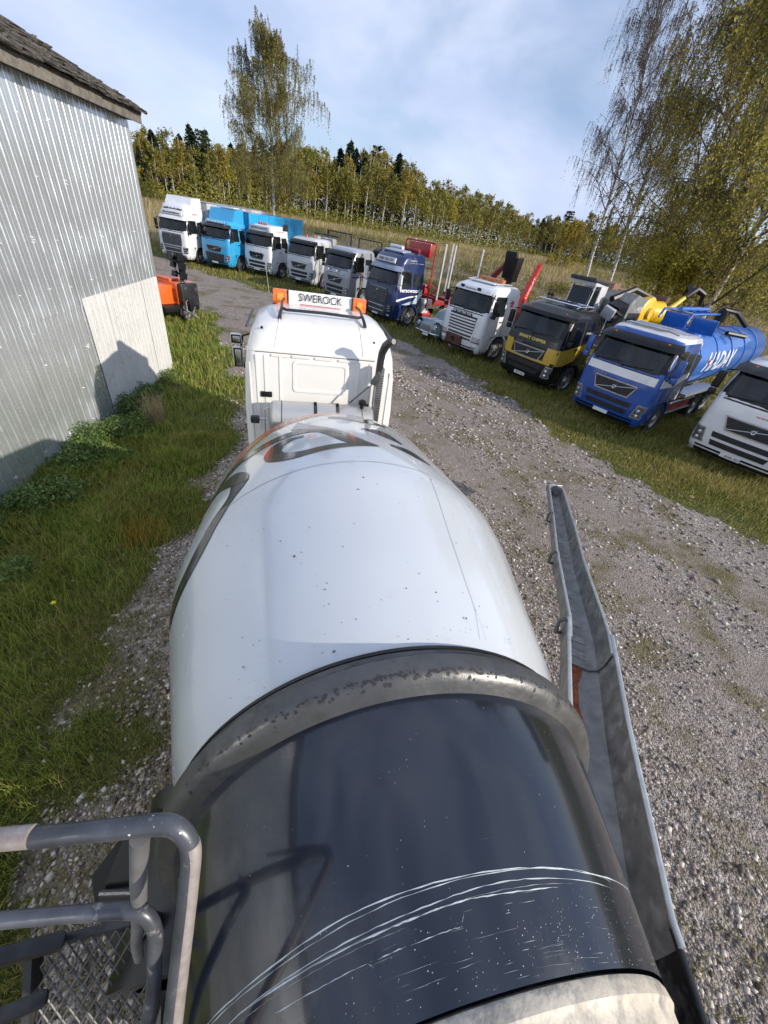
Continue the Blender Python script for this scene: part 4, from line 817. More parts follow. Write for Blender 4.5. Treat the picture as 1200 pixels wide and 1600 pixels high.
def shell(name, S, m, parent, bow=.07, topcap=True, sub=3, hole=None):
    b = B(); T = []
    for a, c in zip(S[:-1], S[1:]):
        for k in range(sub): T.append(tuple(a[j] + (c[j] - a[j]) * k / sub for j in range(5)))
    T.append(S[-1]); rows = []
    for z, w_, f_, r_, rc in T:
        xs = [-w_ + rc * (1 - math.cos(a)) for a in np.linspace(0, math.pi / 2, 6)] + [(-w_ + rc) + 2 * (w_ - rc) * k / 8 for k in range(1, 8)] + [w_ - rc * (1 - math.cos(a)) for a in np.linspace(math.pi / 2, 0, 6)]
        row = [(p.x, p.y, p.z) for p in (fpt(S, x, z, 0, bow) for x in xs)]
        row += [(w_, r_ - .08, z), (w_ - .03, r_ - .02, z), (w_ - .1, r_, z), (-w_ + .1, r_, z), (-w_ + .03, r_ - .02, z), (-w_, r_ - .08, z)]; rows.append(row)
    vs = b.grid(rows, close=True)
    if topcap: b.bm.faces.new(vs[-1])
    b.bm.faces.new(vs[0][::-1])
    if hole:
        z0, z1, hx = hole; kill = [f for f in b.bm.faces if (lambda c: z0 < c.z < z1 and abs(c.x) < hx and c.y < .75)(f.calc_center_median())]
        bmesh.ops.delete(b.bm, geom=kill, context='FACES')
    return b.done(name, m, parent, 38)
def fplate(name, S, rows, off, m, parent, nc=12, bow=.07, th=.03, smooth=40):
    """plate hugging the front; rows = (z, x_left, x_right)"""
    b = B(); G = [[fpt(S, xl + (xr - xl) * k / nc, z, off, bow) for k in range(nc + 1)] for z, xl, xr in rows]; b.grid(G)
    ring = G[0] + [g[-1] for g in G[1:]] + G[-1][::-1][1:] + [g[0] for g in G[::-1][1:-1]]
    b.grid([ring, [p + Vector((0, th, 0)) for p in ring]], close=True)
    return b.done(name, m, parent, smooth)
def splate(name, S, poly, sx, off, m, parent, th=.02):
    b = B(); a_ = [spt(S, y, z, sx, off) for y, z in poly]; c_ = [spt(S, y, z, sx, off - th) for y, z in poly]; n = len(poly)
    A = [b.bm.verts.new(p) for p in a_]; C_ = [b.bm.verts.new(p) for p in c_]; b.bm.faces.new(A)
    for k in range(n): b.bm.faces.new((A[k], A[(k + 1) % n], C_[(k + 1) % n], C_[k]))
    return b.done(name, m, parent, 0)
def rpoly(y0, y1, z0, z1, r=.06, sl=0.0):
    o = []
    for cy, cz, a0 in ((y1 - r, z1 - r, 0), (y0 + r + sl, z1 - r, 90), (y0 + r, z0 + r, 180), (y1 - r, z0 + r, 270)):
        for k in range(4): a = R(a0 + 90 * k / 3); o.append((cy + r * math.cos(a), cz + r * math.sin(a)))
    return o
SILV = mat('trim_silver', (.5, .5, .51), .3, .7, var=.1)
GRILL = mat('grille_dark', (.03, .031, .034), .45, .2, var=.3)
REDM = mat('chassis_red', (.30, .02, .02), .5, var=.3, dirt=(.08, .03, .02), dirtamt=.5)
def cab_truck(name, label, loc, deg, col, zr=3.05, style='fm', visor=TRIM, lower=None, grille=None, stripe=None, mirrorm=BLACK, high=False, sleeper=True, bumper=None, roofm=None, group='trucks parked in a row on the grass verge', letters=True, arch=True):
    T = thing(name, label, 'truck', (loc[0], loc[1], ground_at(*loc)), R(deg), group)
    rr_ = 2.25 if sleeper else 1.85
    zt = 2.78
    low = [(.36, 1.14, .16, .82, .18), (.50, 1.20, .05, .84, .2), (.80, 1.235, .01, .84, .2), (1.12, 1.24, .0, .84, .2)]
    S = [(1.12, 1.235, .0, rr_, .2), (1.6, 1.235, .01, rr_, .2), (1.98, 1.225, .06, rr_, .21), (2.35, 1.19, .20, rr_, .22), (zt, 1.135, .38, rr_, .24)]
    if high: S += [(zt + .25, 1.12, .44, rr_, .25), (zr - .22, 1.08, .60, rr_, .30), (zr - .06, 1.0, .80, rr_ - .05, .34), (zr, .90, .98, rr_ - .12, .36)]
    else: S += [(zr - .14, 1.10, .46, rr_, .27), (zr - .05, 1.03, .60, rr_ - .05, .32), (zr, .90, .85, rr_ - .12, .34)]
    def mid(z_): v = rz_pt(S, z_); return (z_, v[0], v[1], v[2], v[3])
    S = sorted(S + [mid(2.05), mid(2.70)], key=lambda q: q[0])
    body = shell('cab', S, col, T, hole=(2.05, 2.70, .97))
    inn = mat('cab_interior', (.05, .05, .052), .8, var=.3); seatm = mat('seat_fabric', (.13, .135, .15), .9, var=.2)
    b = B(); b.box((0, .95, 1.90), (2.05, 1.3, .06)); b.box((0, rr_ - .12, 2.3), (2.0, .04, .9)); b.box((-1.09, 1.1, 2.3), (.03, 1.5, .8)); b.box((1.09, 1.1, 2.3), (.03, 1.5, .8)); b.done('cabin_lining', inn, T, 0)
    b = B(); b.box((0, .36, 1.98), (1.95, .42, .14), rot=(.15, 0, 0), bev=.04); b.done('dashboard', BLACK, T)
    for sx in (-1, 1):
        b = B(); b.box((sx * .55, 1.25, 2.05), (.46, .22, .72), rot=(-.12, 0, 0), bev=.07); b.box((sx * .55, 1.28, 2.50), (.26, .12, .20), bev=.05); b.done('seat', seatm, T)
    b = B(); b.lathe([(-.015, .20), (0, .215), (.015, .20), (0, .185), (-.015, .20)], (.55, .62, 2.17), (0, -.75, .65), n=20); b.tube([(.36, .62, 2.17), (.74, .62, 2.17)], .015, 6); b.done('steering_wheel', BLACK, T, 40)
    b = B(); b.box((.35 if deg > -40 else -.4, .95, 2.62), (.5, .03, .16), bev=.01); b.done('sun_blind', mat('blind_pale', (.30, .31, .31), .7), T)
    lowm = bumper or col
    bump = shell('bumper', low, lowm, T, topcap=True)
    skirt = fplate('bumper_skirt', low, [(.37, -1.13, 1.13), (.46, -1.18, 1.18), (.585, -1.2, 1.2)], .012, BLACK, bump)
    # windscreen
    sr = fplate('windscreen_surround', S, [(1.93, -1.15, 1.15), (2.08, -1.17, 1.17)], .006, BLACK, T, 18)
    fplate('upper_surround', S, [(2.66, -1.10, 1.10), (2.76, -1.09, 1.09)], .006, BLACK, sr, 18)
    for sg_ in (-1, 1): fplate('side_surround', S, [(z_, min(sg_ * .92, sg_ * w2), max(sg_ * .92, sg_ * w2)) for z_, w2 in ((2.07, 1.17), (2.4, 1.13), (2.67, 1.10))], .007, BLACK, sr, 5)
    fplate('windscreen', S, [(2.05, -1.02, 1.02), (2.4, -1.0, 1.0), (2.70, -.97, .97)], .016, CLEAR, T, 18, th=.004)
    for x0 in (-.95, -.05):
        b = B(); b.tube([fpt(S, x0, 2.03, .04), fpt(S, x0 + .15, 2.05, .045), fpt(S, x0 + .85, 2.11, .03)], .012, 6); b.box(fpt(S, x0, 2.02, .03), (.06, .05, .05)); b.done('wiper', BLACK, T, 0)
    if visor is not None:
        b = B(); G1, G2, G3 = [], [], []
        for k in range(17):
            x = -1.10 + 2.20 * k / 16; G1.append(fpt(S, x, 2.88, .03)); G2.append(fpt(S, x, 2.78, .16) ); p = fpt(S, x, 2.66, .17); G3.append(p)
        b.grid([G1, G2, G3, [p + Vector((0, .04, .01)) for p in G3], [p + Vector((0, .1, -.03)) for p in G2]]); b.done('sun_visor', visor, T, 40)
        for x in (-.82, .82): b = B(); b.box(fpt(S, x, 2.84, .09), (.07, .03, .03), bev=.008); b.done('marker_lamp', AMBER, T, 0)
    # grille block
    if style in ('fm', 'fmx'):
        fplate('grille_frame', S, [(1.17, -.56, .56), (1.57, -.72, .72)], .018, SILV, T)
        g_ = fplate('grille', S, [(1.205, -.53, .53), (1.535, -.68, .68)], .026, GRILL, T)
        b = B()
        for k in range(4):
            z = 1.25 + k * .08; hw = .53 + (z - 1.205) * .42; b.tube([fpt(S, -hw + 2 * hw * j / 8, z, .032) for j in range(9)], .011, 5)
        b.done('grille_slats', GRILL, g_, 0)
        b = B(); b.tube([fpt(S, -.56 + 1.22 * j / 8, 1.22 + .30 * j / 8, .042) for j in range(9)][::1], .014, 6); b.done('grille_bar', SILV, g_, 0)
        b = B(); c_ = fpt(S, 0.05, 1.37, .045); b.lathe([(0, .055), (-.012, .06), (-.02, .05), (-.012, .036), (0, .034)], c_, (0, 1, 0), n=20); b.tube([c_ + Vector((.035, -.01, .035)), c_ + Vector((.07, -.01, .07))], .008, 5); b.done('grille_badge', CHROME, g_, 30)
        for z, hw in ((.98, .78), (.75, .72)):
            o = fplate('air_intake', low, [(z - .075, -hw + .04, hw - .04), (z + .075, -hw, hw)], .012, GRILL, bump)
            b = B()
            for zz in (z - .03, z + .03): b.tube([fpt(low, -hw + .03 + 2 * (hw - .03) * j / 8, zz, .018) for j in range(9)], .009, 5)
            for xx in (-.4, 0, .4): b.tube([fpt(low, xx, z - .07, .018), fpt(low, xx, z + .07, .018)], .008, 5)
            b.done('intake_bars', GRILL, o, 0)
        for sx in (-1, 1):
            h_ = fplate('headlight', low, [(.66, .86 if sx > 0 else -1.17, 1.17 if sx > 0 else -.86), (1.09, .97 if sx > 0 else -1.21, 1.21 if sx > 0 else -.97)], .012, SILV, T, 4)
            fplate('headlight_lens', low, [(.69, .885 if sx > 0 else -1.15, 1.15 if sx > 0 else -.885), (1.06, .99 if sx > 0 else -1.19, 1.19 if sx > 0 else -.99)], .02, mat('headlamp_glass', (.16, .17, .19), .1, .4, var=.6, vscale=14, coat=1), h_, 4)
            for z in (.76, .92): b = B(); c_ = fpt(low, sx * 1.05, z, .022); b.lathe([(0, .055), (-.02, .05), (-.03, .001)], c_, (sx * -.3, 1, 0), n=12); b.done('lamp_reflector', LENS, h_, 40)
        if letters: text('VOLVO', 'brand_lettering', SILV, T, fpt(S, -.50, 1.635, .012), .075, (R(90), 0, R(-4)), width=.32)
    elif style == 'fh':
        fplate('grille_frame', S, [(1.13, -.80, .80), (1.55, -.84, .84), (1.84, -.78, .78)], .016, TRIM, T)
        g_ = fplate('grille', S, [(1.15, -.76, .76), (1.5, -.80, .80), (1.78, -.74, .74)], .026, DGREY, T)
        g2 = fplate('lower_grille', low, [(.50, -.66, .66), (1.08, -.76, .76)], .02, DGREY, bump)
        for zz in (1.24, 1.36, 1.48, 1.60, 1.70):
            b = B(); b.tube([fpt(S, -.72 + 1.44 * j / 8, zz, .034) for j in range(9)], .013, 5); b.done('grille_slat', GRILL, g_, 0)
        for zz in (.60, .72, .84, .96):
            b = B(); b.tube([fpt(low, -.64 + 1.28 * j / 8, zz, .03) for j in range(9)], .022, 5); b.done('grille_slat', GRILL if zz in (.60, .84) else SILV, g2, 0)
        b = B(); b.tube([fpt(S, -.7 + 1.4 * j / 8, 1.80 + .0 * j, .03) for j in range(9)], .012, 5); b.done('chrome_strip', SILV, T, 0)
        b = B(); c_ = fpt(S, 0.0, 1.66, .04); b.lathe([(0, .05), (-.012, .055), (-.02, .045), (-.012, .034), (0, .03)], c_, (0, 1, 0), n=18); b.done('grille_badge', CHROME, g_, 30)
        for sx in (-1, 1):
            xa, xb = (.90, 1.17) if sx > 0 else (-1.17, -.90)
            h_ = fplate('headlight', low, [(.72, xa, xb), (1.08, xa, xb + (.03 if sx > 0 else 0))], .012, BLACK, T, 4)
            for z in (.80, .92, 1.02): b = B(); b.tube([fpt(low, sx * .95, z, .02), fpt(low, sx * 1.12, z + .02, .02)], .02, 6); b.done('lamp_reflector', LENS, h_, 0)
            b = B(); b.box(fpt(low, sx * .98, .58, .01), (.22, .03, .07), bev=.01); b.done('fog_lamp', LENS, T)
    elif style == 'scania':
        b = fplate('grille', S, [(1.13, -.74, .74), (1.80, -.80, .80)], .014, GRILL, T)
        for zz in (1.22, 1.34, 1.46, 1.58, 1.70):
            o = fplate('grille_slat', S, [(zz - .028, -.76, .76), (zz + .028, -.78, .78)], .040, col, b, 10, th=.02)
        text('SCANIA', 'brand_lettering', SILV, T, fpt(S, .05, 1.64, .045), .06, (R(90), 0, 0), width=.32)
        for zz in (1.0, .86): fplate('air_intake', low, [(zz - .035, -.70, .70), (zz + .035, -.70, .70)], .012, GRILL, bump)
        b = B(); b.box((-.22, -.04, .72), (.95, .10, .42), bev=.02); b.done('front_coupling_plate', mat('rusty_brown_plate', (.10, .035, .025), .7, var=.4, dirt=(.04, .02, .015), dirtamt=.5), bump)
        b = B(); b.lathe([(-.06, .09), (-.1, .09), (-.1, .05)], (-.22, -.03, .74), (0, 1, 0), n=14); b.done('tow_coupling', BLACK, bump)
        for x in (-.52, -.22, .08, .38, ):
            b = B(); b.box(fpt(S, x, 1.86, .06), (.22, .05, .11), bev=.02); o = b.done('spot_lamp', BLACK, T); b = B(); b.box(fpt(S, x, 1.86, .09), (.18, .01, .075), bev=.004); b.done('spot_lens', LENS, o)
        for sx in (-1, 1):
            xa, xb = (.78, 1.16) if sx > 0 else (-1.16, -.78)
            h_ = fplate('headlight', low, [(.84, xa, xb), (1.04, xa, xb)], .012, LENS, T, 5); fplate('headlight_frame', low, [(.80, xa - .02, xb + .015), (.84, xa - .02, xb + .015)], .014, TRIM, h_, 5)
            b = B(); b.box(fpt(low, sx * .92, .62, .01), (.26, .04, .14), bev=.02); b.done('fog_lamp', LENS, T)
    b = B(); b.box(fpt(low, -.05, .535, .022), (.50, .012, .11), bev=.003); pl = b.done('number_plate', PLATE, T, 0)
    # sides
    for sx in (-1, 1):
        splate('side_window', S, rpoly(.48 if sx > 0 else .48, 1.28, 1.98, 2.66, .05, .12), sx, .008, GLASS, T)
        splate('window_seal', S, rpoly(.44, 1.32, 1.94, 2.70, .07, .12), sx, .004, BLACK, T)
        if sleeper and (style == 'fh' or sx > 0) and style != 'scania': splate('rear_side_window', S, rpoly(1.42, 2.0, 2.02, 2.62, .05), sx, .008, GLASS, T)
        b = B()
        for y in (.34, 1.38): b.tube([spt(S, y, z, sx, .001) for z in (1.14, 1.5, 1.9, 2.3, 2.7)], .008, 5)
        b.done('door_gap', GAP, T, 0)
        b = B(); b.box(spt(S, 1.18, 1.72, sx, .02), (.03, .20, .045), bev=.008); b.done('door_handle', BLACK, T)
        # wheel arch lip
        b = B(); pr = [(-.09, .62), (-.09, .70), (.03, .70), (.03, .62)]
        b.lathe(pr + [pr[0]], (sx * 1.19, 1.45, .52), (sx, 0, 0), n=18, th0=R(4), th1=R(176), ref=(0, 1, 0)); b.done('wheel_arch', BLACK if lowm is BLACK or col is BLACK else (lowm if style != 'scania' else col), T, 40)
        for zz in (.42, .74): b = B(); b.box((sx * 1.14, .62 + .0, zz), (.12, .36, .04), bev=.008); b.done('cab_step', DGREY, T)
        if sx > 0 or high:
            # front-side lower panel behind the bumper to the arch
            pass
        w1_ = wheel(sx * 1.06, 1.45, .52, .31, T, sx, z=.51)
        w2_ = wheel(sx * 1.03, 5.2, .52, .36, T, sx, z=.51)
        # mirrors
        b = B(); b.box((sx * 1.42, .30, 2.32), (.20, .12, .46), bev=.04, seg=3); b.box((sx * 1.42, .30, 1.98), (.19, .12, .18), bev=.04, seg=3); mo = b.done('mirror', mirrorm, T, 40)
        b = B(); b.box((sx * 1.42, .37, 2.32), (.15, .01, .38)); b.done('mirror_glass', CHROME, mo, 0)
        b = B(); b.tube([(sx * 1.16, .36, 2.66), (sx * 1.38, .32, 2.60)], .02, 6); b.tube([(sx * 1.20, .30, 1.92), (sx * 1.38, .30, 1.94)], .02, 6); b.done('mirror_arm', BLACK, mo, 0)
        b = B(); b.box((sx * .42, 4.6, .95), (.09, 6.0, .26)); b.done('chassis_rail', DGREY if style != 'blue' else REDM, T, 0)
    b = B(); b.box((0, 1.2, .85), (1.9, 1.9, .5)); b.done('engine_block', BLACK, T, 0)
    return T, S, low
def ground_at(x, y): return float(elev(np.array([[x, y]], float))[0]) - 0.02
def paint(name, c, **k): return mat(name, c, k.pop('rough', .28), var=.06, vscale=2, coat=.6, dirt=k.pop('dirt', tuple(min(1, v * .6 + .08) for v in c)), dirtamt=.15, **k)
def signbox(T, S, txt, m_board=None, z=2.98, wd=1.3, h=.2, y=-.02, tm=TEXTD, size=.14, x=0, tilt=.25):
    p = fpt(S, x, z, .05); b = B(); b.box((p.x, p.y + y, z), (wd, .08, h), rot=(-tilt, 0, 0), bev=.012); o = b.done('sign_board', m_board or mat('sign_pale', (.62, .63, .66), .4), T)
    text(txt, 'sign_text', tm, o, (p.x, p.y + y - .046 , z + .0), size, (R(90) - tilt, 0, 0), width=wd * .82, bold=.004); return o
def beacons(T, xs, y, z, m=AMBER):
    for x in xs:
        b = B(); b.lathe([(0, .07), (.02, .07), (.03, .06), (.12, .055), (.15, .03), (.155, .001)], (x, y, z), (0, 0, 1), n=12); b.done('beacon', m, T, 40)

WP = paint('truck_white', (.72, .73, .74)); GP = paint('truck_pale_grey', (.52, .53, .55)); BP = paint('truck_bright_blue', (.03, .33, .62)); NP = paint('truck_navy', (.010, .022, .095)); KP = mat('truck_black', (.008, .008, .010), .25, var=.2, coat=.15); BLP = paint('truck_blue', (.010, .075, .33))
# 1 white tall cab with box body
T, S, low = cab_truck('white_tall_cab_truck', 'white high-roof truck with grey box body, beside the bright blue truck', (-18.4, 32.2), -13, WP, 3.62, 'fh', visor=WP, high=True)
signbox(T, S, 'Sauvonkuljetus', z=3.02, wd=1.7, h=.22, tm=TEXTD, size=.13)
b = B(); b.box((0, .78, 3.36), (1.5, .6, .06), rot=(.5, 0, 0), bev=.02); b.done('roof_hatch', TRIM, T)
for x in (-.45, -.15, .15, .45):
    b = B(); b.lathe([(0, .09), (.06, .10), (.10, .06)], (x, .55, 3.22), (0, 1, .2), n=14); o = b.done('roof_lamp', DGREY, T, 40); b = B(); b.lathe([(-.006, .085), (-.012, .001)], (x, .55, 3.22), (0, 1, .2), n=14); b.done('lamp_lens', LENS, o, 40)
b = B(); b.prism([(1.05, 3.55), (1.35, 3.98), (2.2, 4.02), (2.2, 3.5)], -1.05, 1.05, 'x'); b.done('roof_fairing', WP, T, 0)
b = B(); b.box((0, 6.6, 2.45), (2.5, 8.0, 2.75), bev=.02); bx = b.done('cargo_box', mat('box_pale_grey', (.50, .50, .49), .5, var=.08, dirt=(.3, .3, .28), dirtamt=.3), T, 0)
b = B(); b.box((0, 6.6, 3.84), (2.54, 8.04, .05)); b.done('box_top_rail', SILV, bx, 0)
text('Scania', 'side_text', REDL, T, (1.13, 1.3, 3.05), .18, (R(90), 0, R(90)), width=.5) if False else text('Sauvon', 'side_text', REDL, T, (1.125, 1.35, 3.08), .16, (R(90), 0, R(90)), width=.5)
# 2 bright blue
T, S, low = cab_truck('bright_blue_truck', 'bright blue truck with matching long blue box body, near the far left end', (-15.4, 32.4), -15.5, BP, 3.12, 'fm', visor=TRIM, mirrorm=TRIM, letters=False)
fplate('lower_dark_grille', low, [(.60, -.72, .72), (1.1, -.82, .82)], .028, GRILL, T)
for zz in (.68, .80, .92, 1.04):
    b = B(); b.tube([fpt(low, -.7 + 1.4 * j / 8, zz, .036) for j in range(9)], .014, 5); b.done('grille_slat', DGREY, T, 0)
signbox(T, S, 'KULJETUS', mat('sign_light_blue', (.12, .45, .70), .4), z=2.99, wd=1.6, h=.20, tm=TEXTW, size=.12)
b = B(); b.prism([(.95, 3.08), (1.25, 3.75), (2.2, 3.85), (2.2, 3.0)], -1.03, 1.03, 'x'); b.done('roof_fairing', BP, T, 0)
b = B(); b.box((0.1, 1.7, 3.88), (1.5, .55, .05), bev=.01); b.done('roof_cap', WHITE, T)
b = B(); b.box((0, 6.35, 2.35), (2.5, 7.6, 2.75), bev=.02); bx = b.done('cargo_box', paint('box_bright_blue', (.02, .36, .70)), T, 0)
for k in range(3): b = B(); b.box((1.256, 3.8 + k * 2.4, 2.35), (.012, .03, 2.7)); b.done('box_rib', BP, bx, 0)
b = B(); b.box((0, 2.545, 3.74), (2.54, .03, .06)); b.box((1.25, 2.545, 2.4), (.04, .03, 2.7)); b.done('box_edge', SILV, bx, 0)
# 3 white with orange beacons
T, S, low = cab_truck('white_beacon_truck', 'white truck with orange roof beacons, right neighbour of the bright blue truck', (-12.4, 32.7), -20.5, WP, 3.28, 'fm', visor=TRIM, high=True, letters=False)
signbox(T, S, 'AUTO LAHTI', z=3.05, wd=1.75, h=.24, tm=TEXTD, size=.12, m_board=mat('sign_bluegrey', (.40, .47, .50), .35))
beacons(T, (-.42, -.2, .02, .24), .95, 3.28, mat('beacon_red_orange', (.5, .09, .03), .3))
b = B(); b.prism([(1.7, 3.05), (1.85, 3.45), (2.3, 3.45), (2.3, 3.05)], 1.06, 1.12, 'x'); b.done('side_deflector', TRIM, T, 0)
text('Lapeasun', 'side_text', REDL, T, (1.125, 1.35, 2.98), .14, (R(90), 0, R(90)), width=.8)
for x in (-.45, -.15, .15, .45): b = B(); b.box(fpt(S, x, 1.52, .055), (.2, .05, .15), bev=.03); b.done('spot_lamp', BLACK, T)
# 4 pale with frame
T, S, low = cab_truck('pale_grey_truck', 'pale grey truck with black visor and empty load rack, left of the silver one', (-8.9, 31.4), -25.7, GP, 3.05, 'fm', visor=BLACK, letters=False)
b = B(); b.tube([(-1.1, 4.6, 1.1), (-1.1, 4.6, 3.55), (1.1, 4.6, 3.55), (1.1, 4.6, 1.1)], .07, 8); b.tube([(-1.1, 3.0, 3.30), (1.1, 3.0, 3.30)], .05, 8); b.done('load_rack', TRIM, T, 40)
b = B(); b.box((0, 5.4, 1.35), (2.4, 5.6, .2)); b.done('flat_bed', DGREY, T, 0)
for x in (-.7, .1, .7): b = B(); b.box((x, 2.8, 2.9), (.5, .45, .5), bev=.08); b.done('air_box', mat('grey_box', (.32, .33, .34), .5, var=.2), T)
beacons(T, (-.2, .5), 1.1, 3.05, mat('beacon_red_orange', (.5, .09, .03)))
# 5 silver
SLP = paint('truck_silver', (.36, .38, .41), metal=.3)
T, S, low = cab_truck('silver_truck', 'silver truck with blue side line, left neighbour of the navy timber truck', (-5.5, 27.4), -36.4, SLP, 3.08, 'fm', visor=BLACK, letters=False, bumper=SLP)
b = B(); b.tube([(-1.0, 2.9, 1.2), (-1.0, 2.9, 3.55), (1.0, 2.9, 3.55), (1.0, 2.9, 1.2)], .045, 8); b.done('roof_arch', BLACK, T, 40)
splate('side_stripe', S, [(.3, 1.62), (2.2, 1.66), (2.2, 1.74), (.3, 1.70)], 1, .006, mat('line_blue', (.02, .05, .3), .3), T, .01)
splate('side_badge', S, [(1.05, 1.50), (1.25, 1.50), (1.25, 1.84), (1.05, 1.84)], 1, .010, mat('badge_brown', (.25, .12, .10), .4), T, .01)
for x in (-.5, .25): b = B(); b.lathe([(0, .12), (-.05, .11), (-.07, .001)], fpt(S, x, 1.80, .05), (0, 1, 0), n=16); b.done('driving_lamp', CHROME, T, 40)
b = B(); b.tube([fpt(S, -.8 + 1.6 * j / 8, 1.72 + .05 * math.sin(j * .4), .07) for j in range(9)], .03, 8); b.done('lamp_bar', CHROME, T, 40)
b = B(); b.box((0, 5.2, 1.35), (2.4, 4.8, .2)); b.done('flat_bed', DGREY, T, 0)
b = B(); b.box((.9, 2.75, 3.0), (.5, .5, .4), rot=(.3, 0, .2), bev=.1); b.done('air_filter_box', BLACK, T)
# 6 navy timber truck
T, S, low = cab_truck('navy_timber_truck', 'navy blue timber truck with pale swoosh, red headboard and tall stakes', (-2.4, 23.8), -44, NP, 3.50, 'fh', visor=mat('visor_steelblue', (.25, .30, .40), .3), high=True, mirrorm=mat('mirror_white', (.7, .7, .7), .3))
signbox(T, S, 'VARI OLLI OY', z=3.08, wd=1.45, h=.24, size=.17)
b = B(); b.box((0, 1.05, 3.50), (1.6, .6, .07), rot=(.12, 0, 0), bev=.03); b.done('roof_light_visor', mat('visor_steelblue', (.25, .3, .4)), T)
splate('swoosh_pale', S, [(.75, 1.14), (1.15, 1.25), (1.6, 1.35), (2.2, 1.95), (2.2, 1.62), (1.85, 1.2), (1.6, 1.2), (1.2, 1.14)], 1, .005, mat('swoosh_ice', (.42, .52, .60), .3, coat=.5), T, .01)
splate('swoosh_white', S, [(.35, 1.28), (1.2, 1.48), (2.2, 1.60), (2.2, 1.66), (1.2, 1.55), (.35, 1.38)], 1, .009, TEXTW, T, .01)
text('versowood', 'side_text', TEXTW, T, (1.232, 1.25, 1.83), .26, (R(90), 0, R(90)), width=1.5, bold=.008)
text('VARI OLLI OY', 'side_text', TEXTW, T, (1.11, 1.60, 3.02), .15, (R(90), 0, R(90)), width=1.0, bold=.006); text('KULJETUS', 'side_text', TEXTW, T, (1.10, 1.35, 3.18), .09, (R(90), 0, R(90)), width=.45); text('MYRSKYLÄ', 'side_text', TEXTW, T, (1.12, 1.62, 2.88), .08, (R(90), 0, R(90)), width=.7)
for k, x in enumerate((-1.1, .2)):
    b = B(); b.lathe([(-.5, .001), (-.5, .09), (.5, .09), (.5, .001)], (x + .3, 1.75, 3.62), (1, 0, .0), n=12); b.done('air_horn' if k else 'roof_tank', REDM if k else WHITE, T, 40)
b = B(); b.tube([(-1.2, 2.75, 1.0), (-1.2, 2.75, 3.95), (-1.1, 2.75, 4.05), (1.1, 2.75, 4.05), (1.2, 2.75, 3.95), (1.2, 2.75, 1.0)], .045, 8); b.tube([(1.2, 2.75, 2.9), (.6, 2.75, 2.9)], .03, 6); b.tube([(1.2, 2.75, 2.0), (.6, 2.75, 2.0)], .03, 6); b.done('headboard_frame', RED, T, 40)
b = B(); b.box((-.05, 2.85, 3.68), (1.7, .25, .62), bev=.06); b.done('headboard', RED, T)
b = B(); b.box((0, 5.6, 1.15), (1.0, 6.2, .35), bev=.04); b.done('timber_chassis', REDM, T)
b = B(); b.box((1.05, 2.75, 1.30), (.36, .75, .28), bev=.03); b.box((1.02, 2.75, .95), (.30, .5, .5), bev=.03); b.done('tool_box', mat('tool_box_white', (.55, .55, .53), .45, var=.1, dirt=(.3, .28, .26), dirtamt=.4), T)
for y in (3.5, 4.3, 6.8):
    b = B(); b.box((0, y, 1.42), (2.45, .14, .16), bev=.02); b.done('bunk_beam', REDM, T)
    for sx in (-1, 1): b = B(); b.box((sx * 1.2, y, 2.75), (.075, .11, 2.7), bev=.01); b.done('stake', mat('stake_aluminium', (.58, .59, .60), .4, .6, var=.12, dirt=(.3, .28, .25), dirtamt=.3), T, 0)
b = B(); b.tube([(.3, 3.1, 1.9), (.9, 3.2, 2.1), (1.1, 3.5, 1.9), (.6, 3.4, 1.5)], .05, 8); b.box((.5, 3.1, 1.85), (.35, .3, .45), bev=.05); b.done('crane_valve', RED, T)
for sx in (-1, 1):
    b = B(); b.lathe([(-.2, .60), (-.2, .64), (.2, .64), (.2, .60)], (sx * 1.03, 5.2, .52), (1, 0, 0), n=14, th0=R(10), th1=R(170), ref=(0, 1, 0)); b.done('rear_fender', RED, T, 40)
b = B(); b.lathe([(-.3, .001), (-.3, .2), (.3, .2), (.3, .001)], (1.0, 2.9, .62), (0, 1, 0), n=16); b.done('air_tank', RED, T, 40)
# 8 white timber truck with crane
T, S, low = cab_truck('white_crane_truck', 'white timber truck with brown front plate and black crane seat above its roof', (2.0, 19.4), -45.7, WP, 3.06, 'scania', visor=None)
b = B(); G = [[fpt(S, -1.0 + 2.0 * k / 14, z, o_) for k in range(15)] for z, o_ in ((2.96, .02), (2.88, .13), (2.72, .15), (2.70, .10))]; b.grid(G); vz = b.done('sun_visor', WHITE, T, 40)
for x in (-.62, .35): b = B(); b.box(fpt(S, x, 2.84, .17), (.2, .05, .11), bev=.02); b.done('visor_lamp', BLACK, vz)
text('VOLVON', 'visor_text', TEXTD, vz, (-.1, fpt(S, 0, 2.8, .152).y, 2.81), .09, (R(78), 0, 0), width=.6) if False else text('METSÄKONE', 'visor_text', TEXTD, vz, fpt(S, -.12, 2.80, .158), .085, (R(82), 0, 0), width=.62)
b = B(); b.lathe([(0, .17), (.012, .17)], spt(S, 1.72, 2.42, 1, .0), (1, 0, 0), n=20); b.done('round_logo', REDL, T, 40) if False else None
for a_ in range(5):
    aa = a_ * 1.2566 + .3; c_ = spt(S, 1.72 + .085 * math.cos(aa), 2.45 + .10 * math.sin(aa), 1, .012); b = B(); b.box(c_, (.012, .11, .075), rot=(aa + .5, 0, 0), bev=.003); b.done('logo_petal', mat('logo_crimson', (.5, .02, .06), .4), T, 0)
b = B(); b.box((-.05, 1.5, 3.20), (1.35, .2, .13), bev=.03); lb_ = b.done('amber_light_bar', mat('amber_bar', (.50, .17, .04), .3, var=.3, vscale=9), T)
b = B(); b.box((0, 1.1, 3.09), (1.4, .7, .05), bev=.02); b.done('roof_hatch', WHITE, T)
